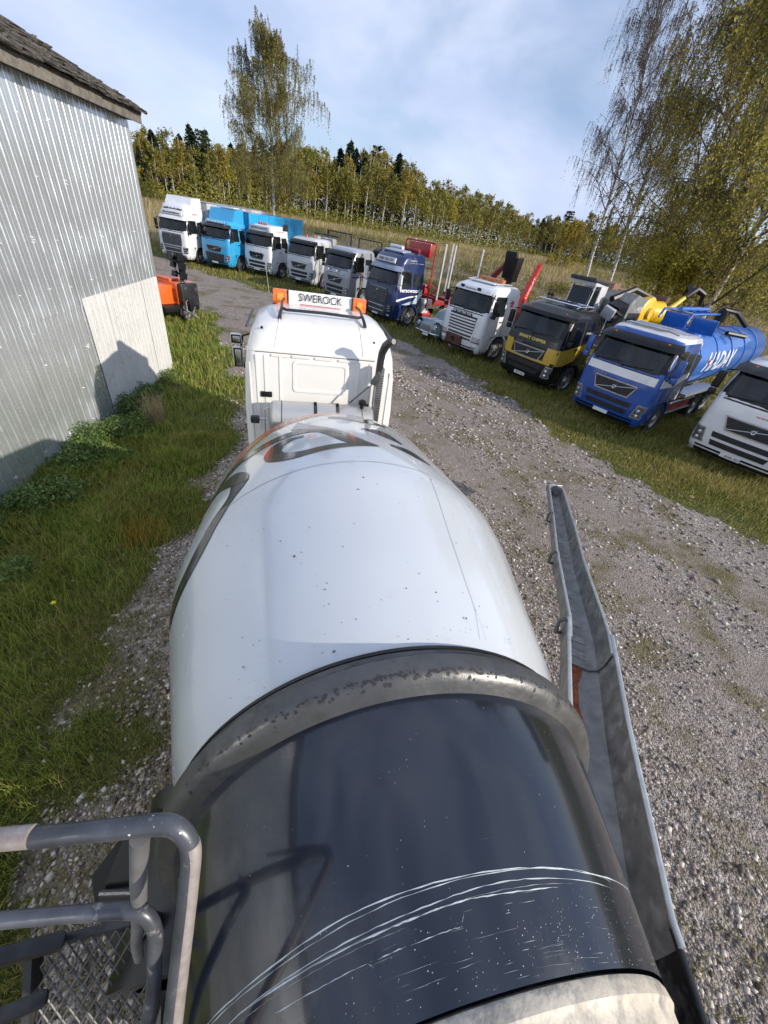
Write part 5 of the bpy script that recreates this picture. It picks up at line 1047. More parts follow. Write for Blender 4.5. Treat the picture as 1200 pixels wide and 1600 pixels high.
for sx in (-1, 1): b = B(); b.tube([(sx * .8, .75, 3.10), (sx * .82, 1.2, 3.14), (sx * .78, 1.9, 3.12)], .025, 6); b.done('roof_rail', STEEL, T, 40)
STK = MATS['stake_aluminium']
b = B(); b.box((0, 5.6, 1.15), (1.0, 6.2, .35), bev=.04); b.done('timber_chassis', REDM, T)
for y in (2.95, 4.2, 6.0):
    b = B(); b.box((0, y, 1.42), (2.45, .14, .16), bev=.02); b.done('bunk_beam', REDM, T)
b = B(); b.box((-1.0, 3.8, 3.75), (.66, .12, 1.15), rot=(.15, 0, 0), bev=.04); b.box((-.6, 3.9, 3.6), (.12, .45, 1.05), rot=(.1, .15, 0), bev=.04); b.box((-1.0, 4.0, 2.6), (.3, .3, 1.6), bev=.03); b.done('crane_seat', BLACK, T)
b = B(); b.tube([(-2.3, 4.1, 2.2), (-1.9, 4.0, 3.2), (-1.3, 3.9, 3.8)], [.16, .16, .12], 8); b.tube([(-2.4, 4.2, 2.6), (-1.2, 4.0, 2.6)], .14, 8); b.done('crane_boom', mat('crane_dark_red', (.16, .015, .02), .4, var=.3, coat=.3), T, 30)
b = B(); b.prism([(3.0, 2.0), (3.38, 2.0), (3.95, 3.95), (3.86, 4.0)], .45, .67, 'x'); b.tube([(.56, 3.9, 3.92), (.56, 3.94, 4.08), (.56, 4.02, 4.0)], .03, 6); st = b.done('crane_leg', mat('crane_bright_red', (.62, .03, .02), .35, coat=.4), T, 0)
text('LOGLIFT', 'crane_text', TEXTW, st, (.675, 3.55, 3.05), .17, (R(90), R(-72), R(90)), width=.9)
b = B(); b.box((1.25, 2.6, 1.8), (.35, .35, .7), bev=.08); b.done('crane_base', RED, T)
# 9 black and yellow chipper truck
T, S, low = cab_truck('black_yellow_chipper_truck', 'black truck with yellow side band lettered SMART CHIPPER, carrying a yellow and grey wood chipper', (4.4, 16.15), -49, KP, 3.0, 'fm', visor=BLACK, bumper=KP)
YP = paint('band_yellow', (.50, .33, .03))
fplate('yellow_band', S, [(1.13, -1.2, 1.2), (1.22, -1.22, 1.22)], .010, YP, T, 16)
for xa, xb in ((-1.22, -.76), (.76, 1.22)): fplate('yellow_corner', S, [(1.22, xa, xb), (1.5, xa, xb), (1.70 if xa > 0 else 1.66, xa if xa < 0 else .80, xb if xb > 0 else -.80)], .010, YP, T, 6)
splate('yellow_side_band', S, [(.2, 1.14), (.2, 1.68), (1.0, 1.78), (2.2, 1.98), (2.2, 1.75), (1.6, 1.60), (1.3, 1.30), (.9, 1.2), (.7, 1.14)], 1, .006, YP, T, .01)
text('SMART CHIPPER', 'front_text', mat('lettering_gold', (.65, .50, .12), .4), T, fpt(S, 0.02, 1.84, .012), .135, (R(90), 0, 0), width=1.25, bold=.006)
text('FH12', 'side_text', SILV, T, (1.245, 1.5, 1.68), .12, (R(90), 0, R(90)), width=.35)
text('heino', 'side_text', TEXTW, T, (1.21, 1.75, 2.30), .16, (R(90), 0, R(90)), width=.45, shear=.3)
text('PFX-255', 'plate_text', TEXTD, T, fpt(low, -.02, .535, .032), .085, (R(90), 0, 0), width=.38)
b = B(); b.tube([(-.9, .75, 3.03), (-.9, 1.0, 3.10), (.9, 1.0, 3.10), (.9, .75, 3.03)], .022, 6); b.tube([(-.9, 1.0, 3.10), (-.9, 1.9, 3.10), (.9, 1.9, 3.10), (.9, 1.0, 3.10)], .022, 6)
for x in (-.5, 0, .5): b.tube([(x, 1.0, 3.10), (x, 1.9, 3.10)], .014, 6)
b.done('roof_rack', CHROME, T, 40)
for x in (-.55, -.1, .35): b = B(); b.box((x, 1.25, 3.13), (.3, .35, .06), bev=.02); b.done('roof_lamp', BLACK, T)
for x in (-.88, -.72): b = B(); b.lathe([(0, .06), (.05, .07), (.09, .001)], (x, 1.5, 3.22), (0, -1, .3), n=10); b.tube([(x, 1.5, 3.0), (x, 1.5, 3.22)], .01, 5); b.done('work_lamp', BLACK, T, 40)
b = B(); b.box((1.15, 2.55, 3.0), (.45, .16, .42), rot=(.3, .3, .2), bev=.05); b.tube([(1.2, 2.55, 2.9), (1.2, 2.55, 2.2)], .02, 6); b.done('rear_mirror', mat('pale_grey_plastic', (.40, .41, .43), .5), T)
# chipper superstructure
CG = mat('chipper_grey', (.20, .205, .205), .5, .2, var=.2, dirt=(.35, .34, .3), dirtamt=.3); CW = paint('crane_cab_white', (.6, .61, .62)); CY = mat('chipper_yellow', (.80, .50, .01), .35, var=.15, coat=.4, dirt=(.25, .15, .03), dirtamt=.3, dscale=5)
b = B(); b.box((0, 6, 1.25), (2.3, 6.5, .35)); b.done('chipper_bed', CY, T, 0)
for k in range(4): b = B(); b.box((-1.05 + (k % 2) * .95, 3.1 + (k // 2) * .9, 2.9), (.06, .06, 1.75), rot=(-.12, 0, 0)); b.done('crane_cab_post', CW, T, 0)
b = B(); b.box((-.58, 3.5, 3.84), (1.15, 1.15, .14), rot=(-.1, 0, 0), bev=.04); b.done('crane_cab_roof', TRIM, T)
b = B(); b.box((-.58, 3.6, 3.76), (1.10, 1.05, .16), bev=.04); b.box((-.58, 4.1, 3.0), (1.0, .08, 1.5), bev=.03); b.box((-.06, 3.85, 2.9), (.06, .5, 1.6), bev=.02); b.done('crane_cab_shell', CW, T)
b = B(); b.box((-.58, 3.05, 3.05), (.86, .03, 1.15), rot=(-.12, 0, 0)); b.box((-.09, 3.35, 3.0), (.03, .55, 1.1)); b.done('crane_cab_glass', GLASS, T, 0)
b = B(); b.box((.75, 3.9, 3.05), (.55, .6, .5), rot=(.3, .2, 0), bev=.05); b.box((.9, 3.4, 2.75), (.35, .3, .3), bev=.03); b.done('valve_block', BLACK, T)
for k in range(6):
    b = B(); x = .35 + k * .1; b.tube([(x, 3.5, 2.4), (x - .1, 3.2, 2.8 + .05 * k), (x + .15, 3.3, 3.1), (x + .3, 3.8, 2.9)], .018, 6); b.done('hydraulic_hose', BLACK, T, 40)
b = B(); b.prism([(4.2, 1.6), (4.2, 3.3), (4.6, 3.65), (6.1, 3.4), (6.1, 1.6)], -.6, 1.05, 'x'); ho = b.done('engine_housing', CG, T, 0)
text('HEINOLA', 'housing_text', TEXTW, ho, (1.056, 5.4, 3.15), .22, (R(90), 0, R(90)), width=.9)
b = B(); b.box((1.06, 4.9, 2.6), (.03, 1.0, .8), bev=.01); b.done('engine_grille', BLACK, T)
b = B(); b.prism([(4.5, 3.5), (4.65, 3.85), (5.1, 3.9), (5.3, 3.45)], -.7, -.1, 'x'); b.done('rust_chute', mat('brown_hopper', (.22, .12, .07), .6, var=.3), T, 0)
b = B(); b.prism([(5.0, 3.45), (5.1, 3.7), (5.6, 3.7), (5.7, 3.35)], -.3, .25, 'x'); b.done('tan_chute', mat('tan_hopper', (.48, .33, .22), .6, var=.2), T, 0)
for x, y, z in ((.2, 6.6, 3.15), (.4, 7.3, 3.15)): b = B(); b.lathe([(-.45, .001), (-.45, .17), (.45, .17), (.45, .001)], (x, y, z), (.1, 1, 0), n=14); b.done('silencer', BLACK, T, 40)
b = B(); b.lathe([(-.6, .001), (-.6, .52), (-.55, .62), (.45, .62), (.5, .52), (.5, .001)], (.60, 6.0, 3.0), (1, 0, 0), n=32); dm = b.done('chipper_drum_housing', CY, T, 40)
b = B(); b.lathe([(0, .001), (.05, .001), (.05, .2), (-.06, .24), (-.06, .001)], (1.17, 6.0, 3.02), (1, 0, 0), n=20); b.done('drum_bearing', mat('bearing_yellow', (.7, .45, .05), .4), dm, 40)
b = B(); b.tube([(.3, 4.1, 3.35), (.5, 5.2, 3.78), (.9, 6.3, 3.55)], [.13, .12, .10], 8); b.done('folded_boom', BLACK, T, 30)
b = B(); b.lathe([(-.32, .001), (-.32, .35), (-.28, .45), (.28, .48), (.32, .38), (.32, .001)], (.8, 7.1, 3.0), (.5, 1, 0), n=28); b.done('yellow_housing', CY, T, 40)
b = B(); b.prism([(7.2, 2.9), (7.6, 3.65), (7.95, 3.65), (7.8, 2.9)], .3, .95, 'x'); b.done('feed_funnel', mat('dark_rust', (.10, .05, .03), .7, var=.4), T, 0)
b = B(); b.tube([(.9, 7.2, 2.9), (1.2, 7.9, 3.35), (1.3, 8.4, 3.75)], [.12, .10, .08], 8); b.done('grapple_boom', CY, T, 30)
b = B(); b.tube([(1.3, 8.4, 3.75), (1.45, 8.8, 4.1), (1.7, 9.1, 3.95), (1.75, 9.2, 3.5)], [.12, .14, .12, .06], 8); b.tube([(1.4, 8.6, 3.9), (1.1, 8.9, 4.15), (.9, 9.2, 3.8)], [.1, .12, .05], 8); b.done('grapple', BLACK, T, 30)
b = B(); b.tube([(1.6, 8.6, 3.6), (1.7, 8.2, 2.6)], .05, 6); b.tube([(1.6, 8.6, 3.6), (1.0, 8.2, 2.6)], .05, 6); b.tube([(1.7, 8.2, 2.6), (1.0, 8.2, 2.6)], .04, 6); b.done('support_frame', DGREY, T, 30)
# 10 blue and white tanker
T, S, low = cab_truck('blue_tanker_truck', 'blue vacuum tanker truck with white waist stripe and HADAK lettering on its tank', (6.62, 13.15), -47.3, BLP, 3.06, 'fm', visor=BLACK, bumper=BLP, mirrorm=BLP)
fplate('white_stripe', S, [(1.70, -1.23, 1.23), (1.94, -1.22, 1.22)], .010, WP, T, 18)
splate('side_stripe', S, [(.2, 1.69), (.2, 1.94), (1.3, 1.84), (2.2, 2.02), (2.2, 1.86), (1.3, 1.64)], 1, .007, WP, T, .01); splate('side_stripe', S, [(.2, 1.69), (.2, 1.94), (1.3, 1.84), (2.2, 2.02), (2.2, 1.86), (1.3, 1.64)], -1, .007, WP, T, .01)
splate('white_edge', S, [(2.08, 1.14), (2.24, 1.14), (2.24, 2.9), (2.12, 2.9)], 1, .009, WP, T, .01)
b = shell('white_roof', [(2.90, 1.118, .47, 2.26, .27), (3.02, 1.06, .60, 2.22, .32), (3.075, .90, .85, 2.12, .34)], WP, T)
for y0 in (.55, 1.25):
    b = B(); b.tube([(-.75, y0 + .1, 3.10), (-.6, y0, 3.15), (.6, y0, 3.15), (.85, y0 + .1, 3.10)], .035, 8); b.done('roof_bar', STEEL, T, 40)
b = B(); b.box((-.1, .9, 3.12), (1.1, .12, .05), bev=.02); b.done('roof_light_bar', BLACK, T)
TKB = paint('tank_blue', (.015, .12, .46), rough=.35)
b = B(); b.lathe([(0, .001), (0, .55), (.06, .82), (.16, .95), (.35, 1.0), (9.4, 1.0), (9.6, .95), (9.7, .8), (9.75, .001)], (0, 2.9, 2.05), (0, 1, 0), n=56); tk = b.done('tank', TKB, T, 35)
for y in (3.4, 5.2, 7.0, 8.8, 10.6): b = B(); b.lathe([(-.05, 1.0), (-.05, 1.025), (.05, 1.025), (.05, 1.0)], (0, y, 2.05), (0, 1, 0), n=48); b.done('tank_band', TKB, tk, 35)
# HADAK letters wrapped on the tank flank
def tank_text(txt, y0, wd, h, z0):
    cu = bpy.data.curves.new('t', 'FONT'); cu.body = txt; cu.size = h; cu.offset = .02; cu.resolution_u = 2; cu.shear = .35; cu.align_x = 'LEFT'
    tmp = bpy.data.objects.new('t', cu); COL.objects.link(tmp); bpy.context.view_layer.update(); me = bpy.data.meshes.new_from_object(tmp.evaluated_get(bpy.context.evaluated_depsgraph_get())); bpy.data.objects.remove(tmp)
    bm = bmesh.new(); bm.from_mesh(me); bmesh.ops.subdivide_edges(bm, edges=bm.edges[:], cuts=2, use_grid_fill=True); xs = [v.co.x for v in bm.verts]; k = wd / (max(xs) - min(xs)); x0 = min(xs)
    for v in bm.verts:
        a = (z0 + v.co.y) / 1.012; v.co = Vector((1.012 * math.cos(a), y0 + (v.co.x - x0) * k, 2.05 + 1.012 * math.sin(a)))
    bm.to_mesh(me); bm.free(); me.name = 'tank_lettering'
    for i in range(len(me.materials)): me.materials.pop()
    return me
link('tank_lettering', tank_text('HADAK', 4.3, 3.4, .92, -.22), mat('lettering_pale', (.62, .66, .72), .4), tk, 0)
b = B(); b.box((1.02, 4.55, 2.17), (.01, .16, .14), rot=(.6, 0, 0)); b.done('red_mark', REDL, tk, 0)
# fittings on the tank top
b = B(); b.lathe([(0, .40), (.12, .40), (.16, .34), (.17, .001)], (.15, 4.35, 2.98), (0, 0, 1), n=24); b.done('manhole', TKB, tk, 40)
for x in (-.35, .55): b = B(); b.box((x, 3.35, 3.25), (.75, .08, .5), rot=(.35, 0, .12), bev=.04); b.done('hose_guide', TKB, T)
for x in (-.75, .15):
    b = B(); b.tube([(x, 2.95, 3.25), (x, 3.1, 3.52), (x, 6.3, 3.55)], .04, 8); b.done('boom_rail', TKB, T, 40)
for y in (3.4, 4.2, 5.0, 5.8): b = B(); b.tube([(-.75, y, 3.53), (.15, y, 3.53)], .03, 6); b.done('boom_rung', TKB if y > 3.5 else STEEL, T, 40)
b = B(); b.tube([(-.3, 3.2, 3.6), (-.3, 5.9, 3.62)], .07, 8); b.done('suction_boom', TKB, T, 40)
b = B(); b.tube([(.2, 6.0, 3.1), (.2, 6.0, 3.7), (.5, 6.4, 3.7), (.9, 6.9, 3.3)], [.12, .12, .10, .08], 10); b.box((.2, 6.1, 3.5), (.3, .3, .4), bev=.06); b.tube([(.6, 6.3, 3.0), (1.0, 7.2, 2.95)], .08, 8); b.done('hose_reel_arm', BLACK, T, 30)
for z, m_ in ((.62, STEEL), (.98, STEEL)): b = B(); b.box((1.2, 3.3, z), (.05, 2.4, .06), bev=.01); b.done('side_guard', m_, T)
b = B(); b.box((1.1, 3.3, .8), (.12, 2.2, .34)); b.done('red_locker', REDM, T, 0)
b = B(); b.box((.95, 2.6, 1.7), (.4, .5, 1.6), bev=.05); b.done('pump_unit', BLACK, T); b = B(); b.box((1.0, 4.9, 1.12), (.5, 3.4, .1)); b.done('catwalk', STEEL, T, 0)
for x in (1.03,): 
    for y in (6.2, ): 
        for sx in (-1, 1): wheel(sx * 1.03, y + .2, .52, .36, T, sx, z=.51)
# 11 white truck at the right edge
T, S, low = cab_truck('white_beacon_bar_truck', 'white truck with orange beacon bar at the right edge, nearest of the row', (9.55, 10.75), -45, WP, 3.02, 'fm', visor=TRIM, letters=False, bumper=WP)
text('www.huurinx.fi', 'front_text', REDL, T, fpt(S, .35, 1.76, .012), .10, (R(90), 0, 0), width=.95)
text('XHR-767', 'plate_text', TEXTD, T, fpt(low, 0.0, .535, .032), .085, (R(90), 0, 0), width=.38)
b = B(); b.box(fpt(low, -.28, .535, .024), (.045, .014, .105)); b.done('plate_eu_band', mat('plate_blue', (.01, .04, .35), .5), T, 0)
b = B(); b.box((0, 1.0, 3.12), (1.4, .22, .10), bev=.03); b.done('roof_beacon_bar', AMBER, T); b = B(); b.box((0, 1.0, 3.06), (1.5, .26, .05), bev=.02); b.done('beacon_tray', WHITE, T)
b = B(); b.box((0, 4.6, 1.5), (2.4, 4.4, .2)); b.done('flat_bed', DGREY, T, 0)

# ------------------------------------------------------------------ vintage car
VC = paint('car_greyblue', (.20, .26, .29))
car = thing('vintage_car', 'grey-blue vintage saloon car between the navy and the white timber trucks', 'car', (.55, 21.6, -.02), R(-46))
CS = [(.30, .72, .10, 4.0, .25), (.55, .80, .0, 4.1, .3), (.75, .80, .02, 4.1, .32), (.88, .76, .12, 4.0, .35), (.98, .60, .35, 3.9, .35)]
shell('body', CS, VC, car, bow=.12)
b = B(); b.grid([[(x * .78, y, z) for x, z in ((-1, .9), (-.9, 1.35 * k + .95 * (1 - k)), (-.5, 1.50 * k + .98 * (1 - k)), (.5, 1.50 * k + .98 * (1 - k)), (.9, 1.35 * k + .95 * (1 - k)), (1, .9))] for y, k in ((1.15, 0), (1.35, .55), (1.65, .92), (2.2, 1), (2.9, .95), (3.4, .5), (3.7, 0))]); b.done('cabin_roof', VC, car, 50)
b = B(); b.grid([[(x, 1.18 + .03, .99), (x, 1.56, 1.36)] for x in (-.58, 0, .58)]); b.done('windscreen', GLASS, car, 0)
for sx in (-1, 1):
    b = B(); b.grid([[(sx * .785, 1.55, .98), (sx * .735, 1.85, 1.30)], [(sx * .785, 2.9, .98), (sx * .735, 2.8, 1.30)]]); b.done('side_window', GLASS, car, 0)
    b = B(); b.lathe([(0, .36), (.4, .34), (.9, .22), (1.5, .05)], (sx * .66, .10, .62), (0, 1, .02), n=16); b.done('front_wing', VC, car, 50)
    b = B(); b.lathe([(-.04, .09), (-.06, .105), (.0, .11)], (sx * .62, .06, .74), (0, 1, 0), n=16); h_ = b.done('headlight', CHROME, car, 40); b = B(); b.lathe([(-.05, .09), (-.075, .05), (-.08, .001)], (sx * .62, .06, .74), (0, 1, 0), n=16); b.done('headlight_lens', LENS, h_, 50)
    b = B(); b.lathe([(-.02, .04), (-.03, .045), (0, .045)], (sx * .45, .0, .55), (0, 1, 0), n=10); b.done('fog_lamp', CHROME, car, 40)
    for y in (.75, 3.2): wheel(sx * .66, y, .32, .17, car, sx, spokes=5)
b = B(); b.prism([(-.38, .46), (-.44, .60), (-.30, .74), (.30, .74), (.44, .60), (.38, .46)], -.035, .05, 'y'); g_ = b.done('grille_frame', CHROME, car, 0)
for k in range(5): b = B(); b.box((0, -.045, .49 + k * .055), (.66 - abs(k - 2) * .04, .02, .02)); b.done('grille_slat', BLACK, g_, 0)
b = B(); b.tube([(-.82, .15, .42), (-.7, -.08, .42), (0, -.14, .42), (.7, -.08, .42), (.82, .15, .42)], .04, 8)
for x in (-.35, .35): b.tube([(x, -.15, .34), (x, -.16, .54)], .03, 8)
b.done('chrome_bumper', CHROME, car, 50)
b = B(); b.box((.15, -.185, .34), (.4, .01, .10)); b.done('number_plate', PLATE, car, 0)
b = B(); b.tube([(0, .1, .98), (0, .6, 1.0), (0, 1.15, 1.0)], .012, 6); b.done('bonnet_trim', CHROME, car, 40)

# ------------------------------------------------------------------ light tower trailer behind the warehouse corner
ORP = mat('machine_orange', (.72, .13, .02), .38, var=.1, coat=.3, dirt=(.3, .1, .04), dirtamt=.2)
lt = thing('light_tower', 'orange mobile light tower trailer with black folded mast and floodlights beside the warehouse corner', 'light tower', (-10.45, 17.5, 0), R(-22))
b = B(); b.box((-.35, .55, .98), (1.45, 1.0, .80), bev=.04); hd = b.done('rear_hood', ORP, lt)
b = B(); b.box((-.45, -.30, .92), (1.15, .85, .72), bev=.04); h2 = b.done('front_hood', ORP, lt)
b = B(); b.box((-.55, .45, 1.42), (1.0, .7, .12), bev=.04); b.done('hood_lid', ORP, hd)
for k in range(7): b = B(); b.box((.15, -.012 + .04, .72 + k * .07), (.36, .02, .02)); b.done('louvre', BLACK, hd, 0)
b = B(); b.box((-.25, -.735, 1.08), (.14, .02, .12)); b.done('control_panel', BLACK, h2, 0)
for k in range(4): b = B(); b.box((-.62, -.735, .75 + k * .06), (.18, .02, .02)); b.done('louvre', BLACK, h2, 0)
b = B(); b.box((.52, .50, .98), (.24, .85, .86), bev=.09); b.done('end_cowl', TRIM, lt)
b = B(); b.box((-.2, .1, .48), (1.5, 1.7, .22), bev=.02); b.box((-.3, -.60, .45), (1.2, .25, .30), bev=.02); b.done('trailer_frame', BLACK, lt)
for x in (-.45, .1): b = B(); b.lathe([(0, .05), (-.02, .04), (-.025, .001)], (x, -.73, .42), (0, 1, 0), n=10); b.done('tail_lamp', REDL, lt, 40)
b = B(); b.box((-.2, -.78, .30), (1.0, .03, .03)); b.done('reflector_bar', REDL, lt, 0)
for sx in (-1, 1): wheel(-.2 + sx * .72, .2, .3, .18, lt, sx, spokes=5)
b = B(); b.tube([(.35, .45, .8), (.35, .45, 1.5)], .10, 8); b.tube([(.20, .45, 1.46), (.5, .45, 1.46)], .06, 8); b.done('mast_base', mat('mast_grey', (.3, .3, .3), .4, .5), lt, 40)
b = B(); b.box((.35, .45, 1.95), (.15, .15, 1.0), bev=.01); b.box((.44, .45, 1.95), (.05, .22, .95)); b.done('mast', BLACK, lt)
k = 0
for z in (1.68, 2.02, 2.30):
    for dx in (-.26, .26):
        b = B(); b.box((.35 + dx, .32, z), (.24, .16, .22), rot=(-.3, 0, dx * .6), bev=.03); f_ = b.done('floodlight', BLACK, lt); b = B(); b.box((.35 + dx, .235, z - .02), (.19, .01, .17), rot=(-.3, 0, dx * .6)); b.done('flood_glass', GLASS, f_, 0)
        b = B(); b.tube([(.35, .45, z), (.35 + dx * .6, .42, z + .05), (.35 + dx, .36, z)], .02, 6); b.done('flood_arm', STEEL, f_, 40)
b = B(); b.tube([(.3, .4, 1.6), (.15, .3, 1.9), (.3, .35, 2.2)], .018, 6); b.done('mast_cable', BLACK, lt, 40)
b = B(); b.tube([(.55, .1, .48), (1.25, -.05, .40), (1.6, -.1, .36)], .035, 8); b.tube([(.55, .7, .48), (1.25, -.02, .42)], .035, 8); b.box((1.3, -.05, .42), (.3, .06, .06)); b.done('drawbar', STEEL, lt, 40)
b = B(); b.box((.85, .25, .62), (.16, .18, .42), bev=.02); b.done('jack_box', BLACK, lt); b = B(); b.tube([(.9, .0, .1), (.9, .0, .8)], .03, 6); b.tube([(.9, 0, .8), (1.0, .0, .86)], .015, 6); b.done('jack_leg', STEEL, lt, 40)
b = B(); b.box((-.55, -1.15, .28), (.5, .35, .18), rot=(0, 0, .5), bev=.02); b.box((-.5, -1.2, .12), (.4, .3, .12), rot=(0, 0, .4), bev=.02)
b.done('metal_offcuts', STEEL, lt)
# strap ring lying on the gravel
b = B(); b.lathe([(.0, .055), (.006, .060), (.012, .055), (.006, .050), (0, .055)], (4.95, 3.78, .02), (.1, .05, 1), n=24); b.done('strap_ring', mat('pale_green_rope', (.55, .60, .45), .7), None, 40, label='small pale green ring of strap lying on the gravel right of the chute', cat='ring')
# ------------------------------------------------------------------ trees
BARK = mat('birch_bark', (0.52, 0.50, 0.46), 0.75, var=0.1, vscale=3, dirt=(0.035, 0.032, 0.03), dirtamt=0.55, dscale=5, bump=.3, bscale=12)
BARKD = mat('dark_bark', (0.10, 0.075, 0.055), 0.9, var=0.35, vscale=6, bump=.5, bscale=15)
LF_G = leafmat('birch_leaf_green', [(0.10, 0.12, 0.022), (0.18, 0.18, 0.03), (0.28, 0.25, 0.05), (0.38, 0.32, 0.07)], 0.35)
LF_Y = leafmat('birch_leaf_yellow', [(0.18, 0.18, 0.026), (0.31, 0.29, 0.036), (0.48, 0.41, 0.05), (0.60, 0.50, 0.08), (0.36, 0.28, 0.06)], 0.4)
LF_O = leafmat('leaf_ochre', [(0.14, 0.125, 0.028), (0.24, 0.20, 0.038), (0.35, 0.26, 0.05), (0.30, 0.24, 0.05)], 0.35)
LF_B = leafmat('leaf_sparse_brown', [(0.075, 0.060, 0.04), (0.12, 0.09, 0.05), (0.17, 0.12, 0.06)], 0.3)
LF_C = leafmat('spruce_needles', [(0.012, 0.022, 0.010), (0.020, 0.034, 0.014), (0.032, 0.048, 0.02)], 0.1)
LF_P = leafmat('pine_needles', [(0.030, 0.045, 0.018), (0.045, 0.062, 0.024), (0.065, 0.078, 0.03)], 0.15)
TWIG = mat('twig_brown', (0.10, 0.075, 0.06), 0.85, var=.3)
def limb(b, p, d, ln, r, depth, out, rg, droop=.25, split=3, wob=.18, n=6):
    """grow a limb; collect end points for foliage"""
    pts = [Vector(p)]; d = Vector(d).normalized()
    for k in range(n):
        d = (d + Vector((rg.uniform(-wob, wob), rg.uniform(-wob, wob), rg.uniform(-wob, wob) - droop * k / n * (0.4 if depth > 1 else 1)))).normalized()
        pts.append(pts[-1] + d * ln / n); out.append((pts[-1].copy(), depth))
    b.tube(pts, [r * (1 - .75 * k / n) for k in range(n + 1)], 6 if depth > 1 else 4, cap=False)
    if depth > 0:
        for s in range(split):
            k = rg.randrange(max(1, n // 3), n); base = pts[k]; ax_ = (pts[k] - pts[k - 1]).normalized(); q = Vector((rg.uniform(-1, 1), rg.uniform(-1, 1), rg.uniform(-.4, .7))).normalized()
            limb(b, base, (ax_ + q * .9), ln * rg.uniform(.45, .65), r * .45, depth - 1, out, rg, droop, max(2, split - 1), wob, max(4, n - 1))
def strand_leaves(ends, rs, nst, length, per, size, sway=.1):
    """hanging twigs from limb ends; returns leaf positions"""
    Q = []; strands = []
    if not ends: return np.zeros((0, 3)), []
    for _ in range(nst):
        e = ends[rs.integers(len(ends))]; ln = length * (0.3 + 0.9 * rs.random()); n = max(2, int(per * ln / length)); a = rs.random() * 6.28; sw = sway * rs.random() * ln
        t = np.sort(rs.random(n)); off = np.column_stack([np.cos(a) * sw * np.sqrt(t) * 2, np.sin(a) * sw * np.sqrt(t) * 2, -t * ln + .15 * np.sin(t * 3) * ln])
        Q.append(np.array(e) + off + rs.normal(0, size * .8, (n, 3))); strands.append((e, a, sw, ln))
    return np.vstack(Q), strands
def hero_birch(name, label, loc, H, lean, seed, leaf, nst, slen, per, lsize, lbase=.25, spread=.30, limbs=26, bend=(0, 0), crown=None, cat='tree', rbase=.17, twigs=True, group=None):
    rg = random.Random(seed); rs = np.random.default_rng(seed); T = thing(name, label, cat, loc, 0.0, group)
    pts = []; n = 16
    for k in range(n + 1):
        t = k / n; pts.append(Vector((lean[0] * t * H + bend[0] * math.sin(t * math.pi) * H + rg.uniform(-.05, .05) * (k > 0), lean[1] * t * H + bend[1] * math.sin(t * math.pi) * H, t * H)))
    b = B(); b.tube(pts, [rbase * (1 - .93 * (k / n) ** .9) + .01 for k in range(n + 1)], 10); b.done('trunk', BARK, T, 60)
    b = B(); outp = []
    for i in range(limbs):
        t = lbase + (1 - lbase) * ((i + rg.random()) / limbs) * .97; k = min(int(t * n), n - 1); p = pts[k].lerp(pts[k + 1], t * n - k)
        a = i * 2.4 + rg.uniform(-.6, .6); prof = crown(t) if crown else math.sin(min(1, (1 - t) / .55) * math.pi / 2); ln = H * spread * prof * rg.uniform(.7, 1.15)
        if ln < .3: ln = .3
        limb(b, p, (math.cos(a), math.sin(a), 1.0 + .6 * t), ln, rbase * .38 * (1 - t * .6), 2 if ln > 1.2 else 1, outp, rg, .35, 3)
    b.done('limbs', BARKD if leaf is not LF_B else TWIG, T, 60)
    ends = [tuple(p) for p, d in outp if d <= 1 or rg.random() < .35]
    Q, st = strand_leaves(ends, rs, nst, slen, per, lsize); Vv, F = leaf_quads(Q, lsize, .1); o = link('crown', np_mesh('crown', Vv, F), leaf, T, 0)
    if twigs:
        tv, tf = [], []; i0 = 0
        for e, a, sw, ln in st[:int(len(st) * .6)]:
            w_ = .012; p0 = np.array(e); p1 = p0 + np.array([np.cos(a) * sw * 1.4, np.sin(a) * sw * 1.4, -ln * .5 + .14 * ln]); p2 = p0 + np.array([np.cos(a) * sw * 2, np.sin(a) * sw * 2, -ln])
            tv += [p0 - [w_, 0, 0], p0 + [w_, 0, 0], p1 + [w_ * .7, 0, 0], p1 - [w_ * .7, 0, 0], p2]; tf += [(i0, i0 + 1, i0 + 2), (i0, i0 + 2, i0 + 3), (i0 + 3, i0 + 2, i0 + 4)]; i0 += 5
        link('twigs', np_mesh('twigs', np.array(tv), np.array(tf)), TWIG, T, 0, kind='stuff')
    return T
def polar(az, d, zoff=0.0):
    x, y = d * math.sin(R(az)), d * math.cos(R(az)); return (x, y, ground_at(x, y) + zoff)
hero_birch('birch_tree', 'tall lone birch with drooping thin yellow-green foliage rising behind the two blue vehicle boxes', polar(-18.6, 58), 15.3, (.0, 0), 3, LF_G, 8500, 1.9, 9, .062, lbase=.10, spread=.56, limbs=44,
           crown=lambda t: .95 * min(1, .5 + t * 2) * (1 - t) ** .55 * (0.8 + .2 * math.sin(t * 17)))
hero_birch('birch_tree', 'thin nearly bare birch leaning left, left one of the pair behind the chipper', polar(18.9, 56), 22.5, (-.13, -.02), 8, LF_B, 4200, 1.7, 5, .052, lbase=.26, spread=.38, limbs=34, bend=(.012, 0),
           crown=lambda t: .85 * (1 - t) ** .5, group='bare birches behind the chipper')
hero_birch('birch_tree', 'nearly bare birch, right one of the pair behind the chipper', polar(21.6, 52), 22.5, (-.045, -.02), 12, LF_B, 4800, 1.8, 5.5, .052, lbase=.22, spread=.38, limbs=36, bend=(-.02, 0),
           crown=lambda t: .9 * (1 - t) ** .5, group='bare birches behind the chipper')
